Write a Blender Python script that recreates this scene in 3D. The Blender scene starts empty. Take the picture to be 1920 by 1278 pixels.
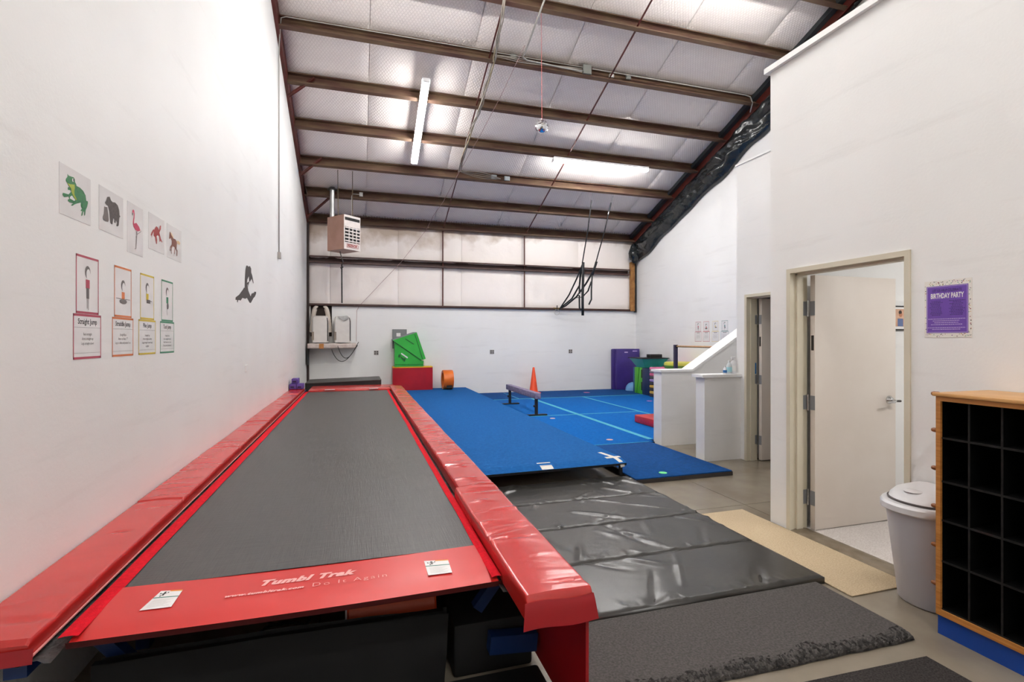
import bpy, bmesh, math, random
from mathutils import Vector, Matrix, noise
from mathutils.geometry import tessellate_polygon
random.seed(7)
S = bpy.context.scene
COL = S.collection

# ------------------------------------------------------------------ camera, world, exposure
F_PX, CX, HY, TH, CAM_H = 948.0, 960.0, 635.5, math.atan(288 / 948.0), 1.53
cam_d = bpy.data.cameras.new('camera'); cam = bpy.data.objects.new('camera', cam_d); COL.objects.link(cam)
cam.location = (0, 0, CAM_H); cam.rotation_euler = (math.pi / 2, 0, -TH)
cam_d.sensor_fit = 'HORIZONTAL'; cam_d.sensor_width = 36; cam_d.lens = F_PX / 1920 * 36
cam_d.shift_y = (HY - 639) / 1920; cam_d.clip_start = 0.05
S.camera = cam
world = bpy.data.worlds.new('world'); S.world = world; world.use_nodes = True
world.node_tree.nodes['Background'].inputs[0].default_value = (.6, .62, .65, 1)
world.node_tree.nodes['Background'].inputs[1].default_value = 0.3
S.view_settings.view_transform = 'Standard'; S.view_settings.look = 'None'
S.view_settings.gamma = 1; S.view_settings.use_curve_mapping = False
S.view_settings.exposure = 0.64
S.cycles.use_denoising = True
S.cycles.max_bounces = 6; S.cycles.diffuse_bounces = 5; S.cycles.glossy_bounces = 3
S.cycles.use_adaptive_sampling = True; S.cycles.adaptive_threshold = .1; S.cycles.adaptive_min_samples = 16; S.cycles.use_light_tree = True; S.cycles.light_sampling_threshold = .02
S.cycles.sample_clamp_indirect = 8; S.cycles.caustics_reflective = False; S.cycles.caustics_refractive = False
LAMP_W = 18.0        # watts of each eight-foot fixture's downward light
TUBE_E = 72.0         # emission of the glowing tubes
TUBE_FILL = 82.0      # emission of the tubes in the added, unseen fill strips

# where a line of sight meets a plane of the room (used to read places off walls, floor and roof)
_f = Vector((math.sin(TH), math.cos(TH), 0)); _r = Vector((math.cos(TH), -math.sin(TH), 0))
_c = Vector((0, 0, CAM_H))
def ray(u, v): return _f + _r * ((u - CX) / F_PX) + Vector((0, 0, (HY - v) / F_PX))
def on(u, v, ax, val):
    d = ray(u, v); i = 'xyz'.index(ax); return _c + d * ((val - _c[i]) / d[i])
SL = .39; PHI = math.atan(SL)
def zP(y): return 4.41 + SL * (13.4 - y)
def roof(u, v, off=0):
    d = ray(u, v); return _c + d * ((4.41 + SL * 13.4 + off - CAM_H) / (d.z + SL * d.y))

# ------------------------------------------------------------------ materials
def lin(c):
    if isinstance(c, str):
        c = [int(c[i:i + 2], 16) / 255 for i in (1, 3, 5)]
        return tuple(x / 12.92 if x <= .04045 else ((x + .055) / 1.055) ** 2.4 for x in c)
    return tuple(c)
MATS = {}
def mat(name, c, rough=.6, c2=None, scale=8, metal=0, bump=0, bscale=40, coat=0, spec=.5, stretch=None, detail=4, emit=0, alpha=1, trans=0):
    if name in MATS: return MATS[name]
    m = bpy.data.materials.new(name); m.use_nodes = True; MATS[name] = m
    nt = m.node_tree; b = nt.nodes['Principled BSDF']
    c = lin(c)
    b.inputs['Base Color'].default_value = (*c, 1); b.inputs['Roughness'].default_value = rough
    b.inputs['Metallic'].default_value = metal; b.inputs['Specular IOR Level'].default_value = spec
    b.inputs['Coat Weight'].default_value = coat; b.inputs['Coat Roughness'].default_value = .15
    b.inputs['Transmission Weight'].default_value = trans; b.inputs['Alpha'].default_value = alpha
    if emit:
        b.inputs['Emission Color'].default_value = (*c, 1); b.inputs['Emission Strength'].default_value = emit
    tc = nt.nodes.new('ShaderNodeTexCoord'); mp = nt.nodes.new('ShaderNodeMapping')
    nt.links.new(tc.outputs['Object'], mp.inputs[0])
    if stretch: mp.inputs['Scale'].default_value = stretch
    n = nt.nodes.new('ShaderNodeTexNoise'); n.inputs['Scale'].default_value = scale; n.inputs['Detail'].default_value = detail
    nt.links.new(mp.outputs[0], n.inputs['Vector'])
    mix = nt.nodes.new('ShaderNodeMix'); mix.data_type = 'RGBA'
    rmp = nt.nodes.new('ShaderNodeMapRange'); rmp.inputs[1].default_value = .35; rmp.inputs[2].default_value = .65
    nt.links.new(n.outputs['Fac'], rmp.inputs[0]); nt.links.new(rmp.outputs[0], mix.inputs[0])
    c2 = lin(c2) if c2 else tuple(x * .94 for x in c)
    mix.inputs[6].default_value = (*c, 1); mix.inputs[7].default_value = (*c2, 1)
    nt.links.new(mix.outputs[2], b.inputs['Base Color'])
    if bump:
        nb = nt.nodes.new('ShaderNodeTexNoise'); nb.inputs['Scale'].default_value = bscale; nb.inputs['Detail'].default_value = 3
        nt.links.new(mp.outputs[0], nb.inputs['Vector'])
        bp = nt.nodes.new('ShaderNodeBump'); bp.inputs['Strength'].default_value = bump; bp.inputs['Distance'].default_value = .01
        nt.links.new(nb.outputs['Fac'], bp.inputs['Height']); nt.links.new(bp.outputs[0], b.inputs['Normal'])
    return m

WALL = mat('wall_paint', (.82, .818, .806), .55, (.795, .79, .776), 1.3, bump=.06, bscale=60)
WALL2 = mat('half_wall_paint', (.81, .806, .792), .5, (.78, .772, .756), 3, bump=.06, bscale=60)
CAPW = mat('white_trim', (.88, .88, .87), .4)
STEEL = mat('brown_steel', '#66523f', .55, '#523830', 2.2, stretch=(1, 3, 3), spec=.35)
REDST = mat('red_oxide_steel', '#5c2119', .5, '#46190f', 5)
CONC = mat('polished_concrete', '#8d8475', .22, '#756b5d', 1.6, bump=.02, bscale=9, detail=8, spec=.4)
REDV = mat('red_vinyl', '#c22a26', .27, '#b82521', 2, bump=.06, bscale=16, spec=.6, coat=.25)
REDV2 = mat('dark_red_vinyl', '#a5121c', .4, '#98101a', 2)
WEB = mat('red_webbing', '#d2061f', .85, '#bd051b', 60, bump=.2, bscale=300, spec=.2)
BLKV = mat('black_vinyl', '#35332f', .3, '#2c2b29', 3, bump=.12, bscale=14, spec=.65)
BLKM = mat('black_mat_vinyl', '#1a1a1a', .5, '#141414', 4, bump=.05)
BLKU = mat('black_canvas', '#0f0f10', .7, '#0a0a0b', 6)
BLK = mat('black_plain', '#141414', .6)
RUBB = mat('recycled_rubber', '#575351', .85, '#43403e', 90, bump=.5, bscale=140, spec=.25)
TORN = mat('torn_rubber_edge', '#403d3b', .9, '#242221', 45, bump=1.0, bscale=60, spec=.2)
RUG = mat('charcoal_doormat', '#474240', .95, '#2a2726', 120, bump=.8, bscale=220, spec=.15)
TANM = mat('tan_carpet', '#c8b597', .95, '#b5a184', 110, bump=.5, bscale=250, spec=.15)
BLUEC = mat('blue_carpet', '#1a60a3', .95, '#155595', 30, bump=.5, bscale=260, spec=.15)
BLUEL = mat('bright_blue_carpet', '#0565b4', .95, '#045aa6', 25, bump=.5, bscale=260, spec=.15)
BLUED = mat('navy_carpet', '#124a88', .95, '#0f417a', 25, bump=.5, bscale=260, spec=.15)
TEAL = mat('teal_tape', '#45a5bd', .8, '#3c9ab3', 20)
BLUEP = mat('blue_paint', '#0b3f93', .35)
BLUEF = mat('blue_frame_steel', '#08295c', .45)
OAK = mat('oak', '#c08343', .42, '#a86c30', 14, stretch=(1, .25, 6))
OAKT = mat('oak_top', '#d0a067', .4, '#bd8a4e', 14, stretch=(6, .25, 1))
CREAM = mat('cream_frame_paint', '#d3ccb9', .42, '#cbc3ae', 2)
DOORW = mat('door_paint', '#ded5cc', .45, '#dad0c6', 3)
CHROME = mat('satin_chrome', (.62, .62, .62), .22, metal=1)
GALV = mat('galvanised', (.48, .48, .47), .38, (.36, .36, .36), 12, metal=.9)
GREYM = mat('grey_metal', '#85878a', .45)
PAPER = mat('paper', (.82, .80, .79), .45)
PAPERL = mat('laminated_paper', (.79, .775, .77), .25)
INK = mat('black_ink', '#2b2828', .6)
INKG = mat('grey_ink', '#6a6462', .6)
PLAST = mat('white_plastic', '#d9d8da', .35)
BINP = mat('bin_plastic', '#c9c8cf', .4, '#c4c3ca', 3, bump=.03, bscale=150)
WOOD = mat('light_wood', '#c4996a', .45, '#b3875a', 20)
PURPLE = mat('purple_vinyl', '#43307f', .4, '#3b2a72', 3)
GREEN = mat('green_vinyl', '#2fb03e', .4, '#2aa438', 3)
GREEN2 = mat('lime_vinyl', '#52b52b', .4)
ORANGE = mat('orange_vinyl', '#e2701b', .4, '#d6640f', 4)
YELLOW = mat('yellow_vinyl', '#e0ae1c', .45)
TEALP = mat('teal_plastic', '#3fae9d', .3, alpha=1)
NAVY = mat('navy_vinyl', '#12264f', .45)
SKYB = mat('light_blue_rubber', '#6fa6d6', .35)
GLOW = mat('lamp_glow', (1.0, .985, .96), .4, (1.0, .985, .96), emit=TUBE_E)
GLOW_FILL = mat('fill_lamp_glow', (1.0, .985, .96), .4, (1.0, .985, .96), emit=TUBE_FILL)  # glow for the added fill strips, stronger than the visible tubes
PLASTIC_BLK = mat('black_poly_sheet', '#181b1d', .24, '#25292a', 5, bump=.9, bscale=5, spec=.5, detail=6, coat=.15)
KRAFT = mat('kraft_wood', '#a87843', .8, '#8a5c2e', 9, bump=.3)

def scuff(m, strength):
    nt = m.node_tree; b = nt.nodes['Principled BSDF']; src = b.inputs['Base Color'].links[0].from_socket
    geo = nt.nodes.new('ShaderNodeNewGeometry'); mp = nt.nodes.new('ShaderNodeMapping'); mp.inputs['Scale'].default_value = (.5, .5, 5)
    nt.links.new(geo.outputs['Position'], mp.inputs[0])
    n = nt.nodes.new('ShaderNodeTexNoise'); n.inputs['Scale'].default_value = 1.6; n.inputs['Detail'].default_value = 8; n.inputs['Roughness'].default_value = .65
    nt.links.new(mp.outputs[0], n.inputs['Vector'])
    r = nt.nodes.new('ShaderNodeMapRange'); r.inputs[1].default_value = .56; r.inputs[2].default_value = .72; r.inputs[4].default_value = strength
    nt.links.new(n.outputs['Fac'], r.inputs[0])
    mx = nt.nodes.new('ShaderNodeMix'); mx.data_type = 'RGBA'; mx.inputs[7].default_value = (.5, .48, .46, 1)
    nt.links.new(r.outputs[0], mx.inputs[0]); nt.links.new(src, mx.inputs[6]); nt.links.new(mx.outputs[2], b.inputs['Base Color'])
scuff(WALL, .16); scuff(WALL2, .2)
def insul(name, scrim, stain):
    m = bpy.data.materials.new(name); m.use_nodes = True; nt = m.node_tree; b = nt.nodes['Principled BSDF']
    b.inputs['Roughness'].default_value = .42
    tc = nt.nodes.new('ShaderNodeTexCoord'); cur = None
    base = nt.nodes.new('ShaderNodeRGB'); base.outputs[0].default_value = (.92, .855, .81, 1); cur = base.outputs[0]
    n = nt.nodes.new('ShaderNodeTexNoise'); n.inputs['Scale'].default_value = 1.4; n.inputs['Detail'].default_value = 5
    nt.links.new(tc.outputs['Object'], n.inputs['Vector'])
    mx = nt.nodes.new('ShaderNodeMix'); mx.data_type = 'RGBA'; mx.inputs[7].default_value = (.86, .79, .745, 1)
    nt.links.new(n.outputs['Fac'], mx.inputs[0]); nt.links.new(cur, mx.inputs[6]); cur = mx.outputs[2]
    if scrim:
        hs = []
        for ang in (.62, -.62):
            mp = nt.nodes.new('ShaderNodeMapping'); mp.inputs['Rotation'].default_value = (0, 0, ang)
            nt.links.new(tc.outputs['Object'], mp.inputs[0])
            w = nt.nodes.new('ShaderNodeTexWave'); w.inputs['Scale'].default_value = 7.0; w.inputs['Distortion'].default_value = .6
            w.inputs['Detail'].default_value = 1
            nt.links.new(mp.outputs[0], w.inputs['Vector']); hs.append(w.outputs['Fac'])
        mm = nt.nodes.new('ShaderNodeMath'); mm.operation = 'MINIMUM'
        nt.links.new(hs[0], mm.inputs[0]); nt.links.new(hs[1], mm.inputs[1])
        rr = nt.nodes.new('ShaderNodeMapRange'); rr.inputs[1].default_value = 0; rr.inputs[2].default_value = .35
        nt.links.new(mm.outputs[0], rr.inputs[0])
        m2 = nt.nodes.new('ShaderNodeMix'); m2.data_type = 'RGBA'; m2.inputs[6].default_value = (.80, .735, .69, 1)
        nt.links.new(rr.outputs[0], m2.inputs[0]); nt.links.new(cur, m2.inputs[7]); cur = m2.outputs[2]
        bp = nt.nodes.new('ShaderNodeBump'); bp.inputs['Strength'].default_value = .5; bp.inputs['Distance'].default_value = .01
        nt.links.new(rr.outputs[0], bp.inputs['Height']); nt.links.new(bp.outputs[0], b.inputs['Normal'])
    else:
        nb = nt.nodes.new('ShaderNodeTexNoise'); nb.inputs['Scale'].default_value = 3.5; nb.inputs['Detail'].default_value = 6
        nt.links.new(tc.outputs['Object'], nb.inputs['Vector'])
        bp = nt.nodes.new('ShaderNodeBump'); bp.inputs['Strength'].default_value = .35; bp.inputs['Distance'].default_value = .03
        nt.links.new(nb.outputs['Fac'], bp.inputs['Height']); nt.links.new(bp.outputs[0], b.inputs['Normal'])
    if stain:   # brown water stain creeping down from the eave
        sp = nt.nodes.new('ShaderNodeSeparateXYZ'); geo = nt.nodes.new('ShaderNodeNewGeometry')
        nt.links.new(geo.outputs['Position'], sp.inputs[0])
        n2 = nt.nodes.new('ShaderNodeTexNoise'); n2.inputs['Scale'].default_value = 2.2; n2.inputs['Detail'].default_value = 6
        nt.links.new(geo.outputs['Position'], n2.inputs['Vector'])
        a = nt.nodes.new('ShaderNodeMath'); a.operation = 'MULTIPLY_ADD'; a.inputs[1].default_value = 1.3
        nt.links.new(n2.outputs['Fac'], a.inputs[0]); nt.links.new(sp.outputs[2], a.inputs[2])
        xr = nt.nodes.new('ShaderNodeMapRange'); xr.inputs[1].default_value = 1.0; xr.inputs[2].default_value = 6.0
        xr.inputs[3].default_value = 0; xr.inputs[4].default_value = .45
        nt.links.new(sp.outputs[0], xr.inputs[0])
        a2 = nt.nodes.new('ShaderNodeMath'); a2.operation = 'SUBTRACT'
        nt.links.new(a.outputs[0], a2.inputs[0]); nt.links.new(xr.outputs[0], a2.inputs[1])
        rr = nt.nodes.new('ShaderNodeMapRange'); rr.inputs[1].default_value = 4.60; rr.inputs[2].default_value = 5.02
        rr.inputs[4].default_value = .75
        nt.links.new(a2.outputs[0], rr.inputs[0])
        m3 = nt.nodes.new('ShaderNodeMix'); m3.data_type = 'RGBA'; m3.inputs[7].default_value = (.36, .24, .14, 1)
        nt.links.new(rr.outputs[0], m3.inputs[0]); nt.links.new(cur, m3.inputs[6]); cur = m3.outputs[2]
    nt.links.new(cur, b.inputs['Base Color']); MATS[name] = m
    return m
INS = insul('scrim_insulation', True, False)
INSB = insul('vinyl_insulation', False, True)

def bedmat():
    m = bpy.data.materials.new('woven_bed'); m.use_nodes = True; nt = m.node_tree; b = nt.nodes['Principled BSDF']
    b.inputs['Roughness'].default_value = .42; b.inputs['Specular IOR Level'].default_value = .55
    tc = nt.nodes.new('ShaderNodeTexCoord')
    cs = []
    for sc in ((240, 7, 1), (7, 240, 1)):
        mp = nt.nodes.new('ShaderNodeMapping'); mp.inputs['Scale'].default_value = sc
        nt.links.new(tc.outputs['Object'], mp.inputs[0])
        n = nt.nodes.new('ShaderNodeTexNoise'); n.inputs['Scale'].default_value = 1; n.inputs['Detail'].default_value = 2
        nt.links.new(mp.outputs[0], n.inputs['Vector']); cs.append(n.outputs['Fac'])
    ad = nt.nodes.new('ShaderNodeMath'); ad.operation = 'ADD'
    nt.links.new(cs[0], ad.inputs[0]); nt.links.new(cs[1], ad.inputs[1])
    mr = nt.nodes.new('ShaderNodeMapRange'); mr.inputs[1].default_value = .7; mr.inputs[2].default_value = 1.3
    nt.links.new(ad.outputs[0], mr.inputs[0])
    mx = nt.nodes.new('ShaderNodeMix'); mx.data_type = 'RGBA'
    mx.inputs[6].default_value = (.042, .039, .037, 1); mx.inputs[7].default_value = (.07, .066, .062, 1)
    nt.links.new(mr.outputs[0], mx.inputs[0]); nt.links.new(mx.outputs[2], b.inputs['Base Color'])
    bp = nt.nodes.new('ShaderNodeBump'); bp.inputs['Strength'].default_value = .25; bp.inputs['Distance'].default_value = .002
    nt.links.new(mr.outputs[0], bp.inputs['Height']); nt.links.new(bp.outputs[0], b.inputs['Normal'])
    MATS['woven_bed'] = m; return m
BED = bedmat()

# ------------------------------------------------------------------ mesh helpers
def wloc(o):
    v = Vector((0, 0, 0))
    while o is not None: v = v + o.location; o = o.parent
    return v
def tag(o, label=None, cat=None, group=None, kind=None):
    if label: o['label'] = label
    if cat: o['category'] = cat
    if group: o['group'] = group
    if kind: o['kind'] = kind
    return o
def thing(name, loc, label, cat, group=None, rz=0):
    o = bpy.data.objects.new(name, None); COL.objects.link(o); o.location = loc; o.rotation_euler = (0, 0, rz)
    o.empty_display_size = .1
    return tag(o, label, cat, group)
class MB:
    def __init__(s): s.v = []; s.f = []
    def add(s, vs, fs):
        n = len(s.v); s.v += [Vector(p) for p in vs]; s.f += [[i + n for i in f] for f in fs]; return s
    def box(s, x0, x1, y0, y1, z0, z1):
        return s.add([(x0, y0, z0), (x1, y0, z0), (x1, y1, z0), (x0, y1, z0), (x0, y0, z1), (x1, y0, z1), (x1, y1, z1), (x0, y1, z1)],
                     [(0, 3, 2, 1), (4, 5, 6, 7), (0, 1, 5, 4), (1, 2, 6, 5), (2, 3, 7, 6), (3, 0, 4, 7)])
    def rbox(s, x0, x1, y0, y1, z0, z1, r=.01, seg=2):
        bm = bmesh.new(); bmesh.ops.create_cube(bm, size=1)
        for v in bm.verts: v.co = ((x0 + x1) / 2 + v.co.x * (x1 - x0), (y0 + y1) / 2 + v.co.y * (y1 - y0), (z0 + z1) / 2 + v.co.z * (z1 - z0))
        bmesh.ops.bevel(bm, geom=bm.edges[:], offset=r, segments=seg, affect='EDGES', profile=.5)
        bm.verts.index_update(); s.add([v.co.copy() for v in bm.verts], [[v.index for v in f.verts] for f in bm.faces]); bm.free(); return s
    def prism(s, poly, fn, a, b):
        """poly: 2-D outline, fn(p, q, t) -> 3-D point, extruded from t = a to t = b"""
        n = len(poly); vs = [fn(p[0], p[1], a) for p in poly] + [fn(p[0], p[1], b) for p in poly]
        tri = tessellate_polygon([[Vector((p[0], p[1], 0)) for p in poly]])
        fs = [tuple(t) for t in tri] + [tuple(i + n for i in reversed(t)) for t in tri]
        fs += [(i, (i + 1) % n, (i + 1) % n + n, i + n) for i in range(n)]
        return s.add(vs, fs)
    def flat(s, pts):
        """a flat outline given as 3-D points"""
        pts = [Vector(p) for p in pts]; tri = tessellate_polygon([pts]); return s.add(pts, [tuple(t) for t in tri])
    def tube(s, path, r, n=8, cap=True):
        path = [Vector(p) for p in path]; m = len(path)
        rs = r if isinstance(r, (list, tuple)) else [r] * m
        up = None; rings = []
        for i, p in enumerate(path):
            d = (path[min(i + 1, m - 1)] - path[max(i - 1, 0)]); d = d.normalized() if d.length > 1e-9 else Vector((0, 0, 1))
            if up is None:
                up = d.orthogonal().normalized()
            else:
                up = (up - d * up.dot(d)); up = up.normalized() if up.length > 1e-6 else d.orthogonal().normalized()
            w = d.cross(up)
            rings.append([p + (up * math.cos(2 * math.pi * k / n) + w * math.sin(2 * math.pi * k / n)) * rs[i] for k in range(n)])
        vs = [q for R in rings for q in R]; fs = []
        for i in range(m - 1):
            for k in range(n):
                fs.append((i * n + k, i * n + (k + 1) % n, (i + 1) * n + (k + 1) % n, (i + 1) * n + k))
        if cap: fs += [tuple(range(n - 1, -1, -1)), tuple((m - 1) * n + k for k in range(n))]
        return s.add(vs, fs)
    def bar(s, a, b, w, h, up=(0, 0, 1)):
        a, b, up = Vector(a), Vector(b), Vector(up); d = (b - a).normalized(); x = d.cross(up).normalized(); y = x.cross(d)
        c = [(-w / 2, -h / 2), (w / 2, -h / 2), (w / 2, h / 2), (-w / 2, h / 2)]
        vs = [p + x * i + y * j for p in (a, b) for i, j in c]
        return s.add(vs, [(3, 2, 1, 0), (4, 5, 6, 7), (0, 1, 5, 4), (1, 2, 6, 5), (2, 3, 7, 6), (3, 0, 4, 7)])
    def ribbon(s, path, w, t=.003, side=(1, 0, 0)):
        side = Vector(side).normalized(); path = [Vector(p) for p in path]; m = len(path)
        vs = []
        for i, p in enumerate(path):
            d = (path[min(i + 1, m - 1)] - path[max(i - 1, 0)]).normalized(); x = (side - d * side.dot(d)).normalized(); n = x.cross(d)
            vs += [p + x * w / 2 + n * t, p - x * w / 2 + n * t, p - x * w / 2 - n * t, p + x * w / 2 - n * t]
        fs = [(0, 1, 2, 3), tuple(4 * (m - 1) + k for k in (3, 2, 1, 0))]
        for i in range(m - 1):
            for k in range(4):
                fs.append((i * 4 + k, (i + 1) * 4 + k, (i + 1) * 4 + (k + 1) % 4, i * 4 + (k + 1) % 4))
        return s.add(vs, fs)
    def lathe(s, prof, c, n=24, axis='z', cap=True):
        c = Vector(c); vs = []
        for r, h in prof:
            for k in range(n):
                a = 2 * math.pi * k / n; p = (r * math.cos(a), r * math.sin(a), h)
                if axis == 'x': p = (p[2], p[0], p[1])
                if axis == 'y': p = (p[0], p[2], p[1])
                vs.append(c + Vector(p))
        fs = []
        for i in range(len(prof) - 1):
            for k in range(n):
                fs.append((i * n + k, i * n + (k + 1) % n, (i + 1) * n + (k + 1) % n, (i + 1) * n + k))
        if cap: fs += [tuple(range(n - 1, -1, -1)), tuple((len(prof) - 1) * n + k for k in range(n))]
        return s.add(vs, fs)
    def grid(s, fn, nu, nv):
        vs = [fn(i / nu, j / nv) for j in range(nv + 1) for i in range(nu + 1)]
        fs = [(j * (nu + 1) + i, j * (nu + 1) + i + 1, (j + 1) * (nu + 1) + i + 1, (j + 1) * (nu + 1) + i) for j in range(nv) for i in range(nu)]
        return s.add(vs, fs)
    def build(s, name, m, parent=None, smooth=False, local=False, kind=None):
        me = bpy.data.meshes.new(name)
        off = Vector((0, 0, 0))
        if parent is not None:
            if not local: off = wloc(parent)
        else:
            xs = [p.x for p in s.v]; ys = [p.y for p in s.v]; zs = [p.z for p in s.v]
            off = Vector(((min(xs) + max(xs)) / 2, (min(ys) + max(ys)) / 2, min(zs)))
        me.from_pydata([tuple(p - off) for p in s.v], [], [tuple(f) for f in s.f]); me.validate()
        bm = bmesh.new(); bm.from_mesh(me); bmesh.ops.recalc_face_normals(bm, faces=bm.faces[:]); bm.to_mesh(me); bm.free()
        if smooth:
            for p in me.polygons: p.use_smooth = True
            if smooth != 'all':
                try: me.set_sharp_from_angle(angle=math.radians(40))
                except Exception: pass
        me.materials.append(m); me.update()
        o = bpy.data.objects.new(name, me); COL.objects.link(o)
        if parent is not None: o.parent = parent
        else: o.location = off
        if kind: o['kind'] = kind
        return o
def box(name, m, parent, *a, **k): return MB().box(*a).build(name, m, parent, **k)
def rbox(name, m, parent, *a, r=.01, **k): return MB().rbox(*a, r=r).build(name, m, parent, smooth=True, **k)
def shared(name, me, loc, parent):
    o = bpy.data.objects.new(name, me); COL.objects.link(o); o.parent = parent; o.location = Vector(loc) - wloc(parent); return o
YZ = lambda p, q, t: (t, p, q)      # outline in (y, z), extruded along x
XZ = lambda p, q, t: (p, t, q)
XY = lambda p, q, t: (p, q, t)

# lettering: every string is turned into a mesh first, while the scene is still empty
_texts = {}
def prep(key, s, size=1, bold=0, shear=0, align='CENTER', space=1):
    cu = bpy.data.curves.new('t', 'FONT'); cu.body = s; cu.size = size; cu.offset = bold; cu.shear = shear
    cu.align_x = align; cu.align_y = 'CENTER'; cu.space_character = space; cu.resolution_u = 2
    o = bpy.data.objects.new('t', cu); COL.objects.link(o); _texts[key] = (o, cu)
for k, s in (('straight', 'Straight Jump'), ('straddle', 'Straddle Jump'), ('pike', 'Pike Jump'), ('tuck', 'Tuck Jump')):
    prep(k, s, .036, .0006)
for k, ls in (('straight', ['Back straight', 'Arms straight up', 'Legs straight down']),
              ('straddle', ['Straight Back', 'Arms out like a "T"', 'Legs to sides and pointed toes']),
              ('pike', ['Straight legs', 'Arms straight to front', 'Legs straight forward and', 'together']),
              ('tuck', ['Straight back', 'Arms straight forward', 'Bend knees into chest', 'Feet pointed downward'])):
    for i, s in enumerate(ls): prep((k, i), s, .0185)
prep('brand', 'Tumbl Trak', .085, .0046, .35, 'LEFT', 1.1)
prep('url', 'www.tumbltrak.com', .034, .0018, .3, 'LEFT', 1.15)
prep('slogan', 'Do It Again', .062, -.0008, 0, 'LEFT', 1.25)
prep('party1', 'LET US HELP CELEBRATE', .0165, .0003)
prep('party2', 'BIRTHDAY PARTY', .031, .0008)
prep('heater', 'REZNOR', .07, .003)
bpy.context.view_layer.update(); _dg = bpy.context.evaluated_depsgraph_get()
TXT = {}
for k, (o, cu) in _texts.items():
    me = bpy.data.meshes.new_from_object(o.evaluated_get(_dg)); TXT[k] = ([v.co.copy() for v in me.vertices], [list(p.vertices) for p in me.polygons])
for k, (o, cu) in _texts.items():
    bpy.data.objects.remove(o); bpy.data.curves.remove(cu)
def text(mb, key, org, right, up, sx=1, sy=1):
    org, right, up = Vector(org), Vector(right), Vector(up); vs, fs = TXT[key]
    mb.add([org + right * (v.x * sx) + up * (v.y * sy) for v in vs], fs); return mb

# ------------------------------------------------------------------ the shell of the hall
XL, XR, YB, XO, X2 = -1.22, 8.0, 13.5, 3.31, 4.68      # left wall, far right wall, back wall, office wall, second office wall
YR = 2.2; ZRIDGE = zP(YR)
def zR(y): return zP(y) if y >= YR else ZRIDGE - SL * (YR - y)
YN = -4.8
floor = bpy.data.objects.new('floor', None); COL.objects.link(floor); tag(floor, 'polished grey-brown concrete slab floor with saw-cut joints', kind='structure')
xs = [-1.34, -.2, 3.42, 8.12]; ys = [YN, .2, 3.85, 7.9, 13.62]; g = .003
for i in range(3):
    for j in range(4):
        MB().box(xs[i] + g, xs[i + 1] - g, ys[j] + g, ys[j + 1] - g, -.06, 0).build('concrete_slab', CONC, floor)
MB().box(-1.34, 8.12, YN, 13.62, -.1, -.012).build('joint_bed', mat('joint_grey', '#3a3733', .9), floor)

wl = MB().prism([(YN, 0), (13.62, 0), (13.62, zR(13.62) + .1), (YR, ZRIDGE + .1), (YN, zR(YN) + .1)], YZ, XL - .12, XL).build('wall_left', WALL)
tag(wl, 'long white painted wall beside the red trampoline', kind='structure')
wr = MB().prism([(YN, 0), (13.62, 0), (13.62, zR(13.62) + .1), (YR, ZRIDGE + .1), (YN, zR(YN) + .1)], YZ, XR, XR + .12).build('wall_right', WALL)
tag(wr, 'far white wall under the black plastic wrapped rafter', kind='structure')
wn = MB().box(XL - .12, XR + .12, YN - .12, YN, 0, zR(YN) + .3).build('wall_front', WALL); tag(wn, 'white wall behind the viewer', kind='structure')

wb = bpy.data.objects.new('wall_back', None); COL.objects.link(wb); wb.location = (3.4, YB, 0)
tag(wb, 'back wall, white board below and insulated steel framing above', kind='structure')
# drywall with a dark opening behind the air conditioners
for a in ((XL - .1, -1.14, 0, 2.37), (-.64, XR + .1, 0, 2.37), (-1.14, -.64, 0, 1.6)):
    MB().box(a[0], a[1], YB, YB + .1, a[2], a[3]).build('drywall_panel', WALL, wb)
MB().box(-1.14, -.64, YB + .06, YB + .1, 1.6, 2.37).build('opening_board', mat('dark_board', '#3a3029', .8, '#2a221d', 6), wb)
MB().box(XL - .1, XR + .1, YB + .07, YB + .12, 2.3, 4.9).build('steel_sheeting', INSB, wb)
sx = [XL + .02, -.68, 1.0, 2.68, 4.40, 6.12, XR - .03]
def pillow(fn, nu=10, nv=8, d=.02):
    def h(u, v): return (1 - abs(2 * u - 1) ** 10) * (1 - abs(2 * v - 1) ** 10)
    return MB().grid(lambda u, v: fn(u, v, d * h(u, v)), nu, nv)
for (z0, z1) in ((2.40, 3.5), (3.52, 4.56)):
    for i in range(len(sx) - 1):
        x0, x1 = sx[i] + .004, sx[i + 1] - .004
        pillow(lambda u, v, d: (x0 + (x1 - x0) * u, YB + .055 - d - .012 * noise.noise((x0 + u * 3, v * 3, z0)) * (d > .001), z0 + (z1 - z0) * v), 16, 12, .035).build('insulation_panel', INSB, wb, smooth='all')
prof_g = [(0, 0), (-.17, 0), (-.17, .035), (-.155, .035), (-.155, .012), (-.012, .012), (-.012, .16), (-.155, .16), (-.155, .14), (-.17, .14), (-.17, .172), (0, .172)]
MB().prism([(YB + .05 + a, 3.43 + b) for a, b in prof_g], YZ, XL + .04, XR - .25).build('girt', mat('girt_steel', '#4c3029', .5, '#3f241e', 3), wb)
MB().prism([(YB + .06, 2.362), (YB - .07, 2.362), (YB - .07, 2.372), (YB + .02, 2.372), (YB + .02, 2.425), (YB + .06, 2.425)], YZ, XL + .02, XR - .1).build('base_girt', MATS['girt_steel'], wb)
MB().box(XL + .02, XR - .1, YB - .07, YB - .06, 2.362, 2.418).build('base_girt_lip', MATS['girt_steel'], wb)
for x in (2.16, 4.46):
    MB().tube([(x, YB - .02, 2.42), (x, YB - .025, 4.42)], .017, 6).build('sag_rod', REDST, wb)
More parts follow.
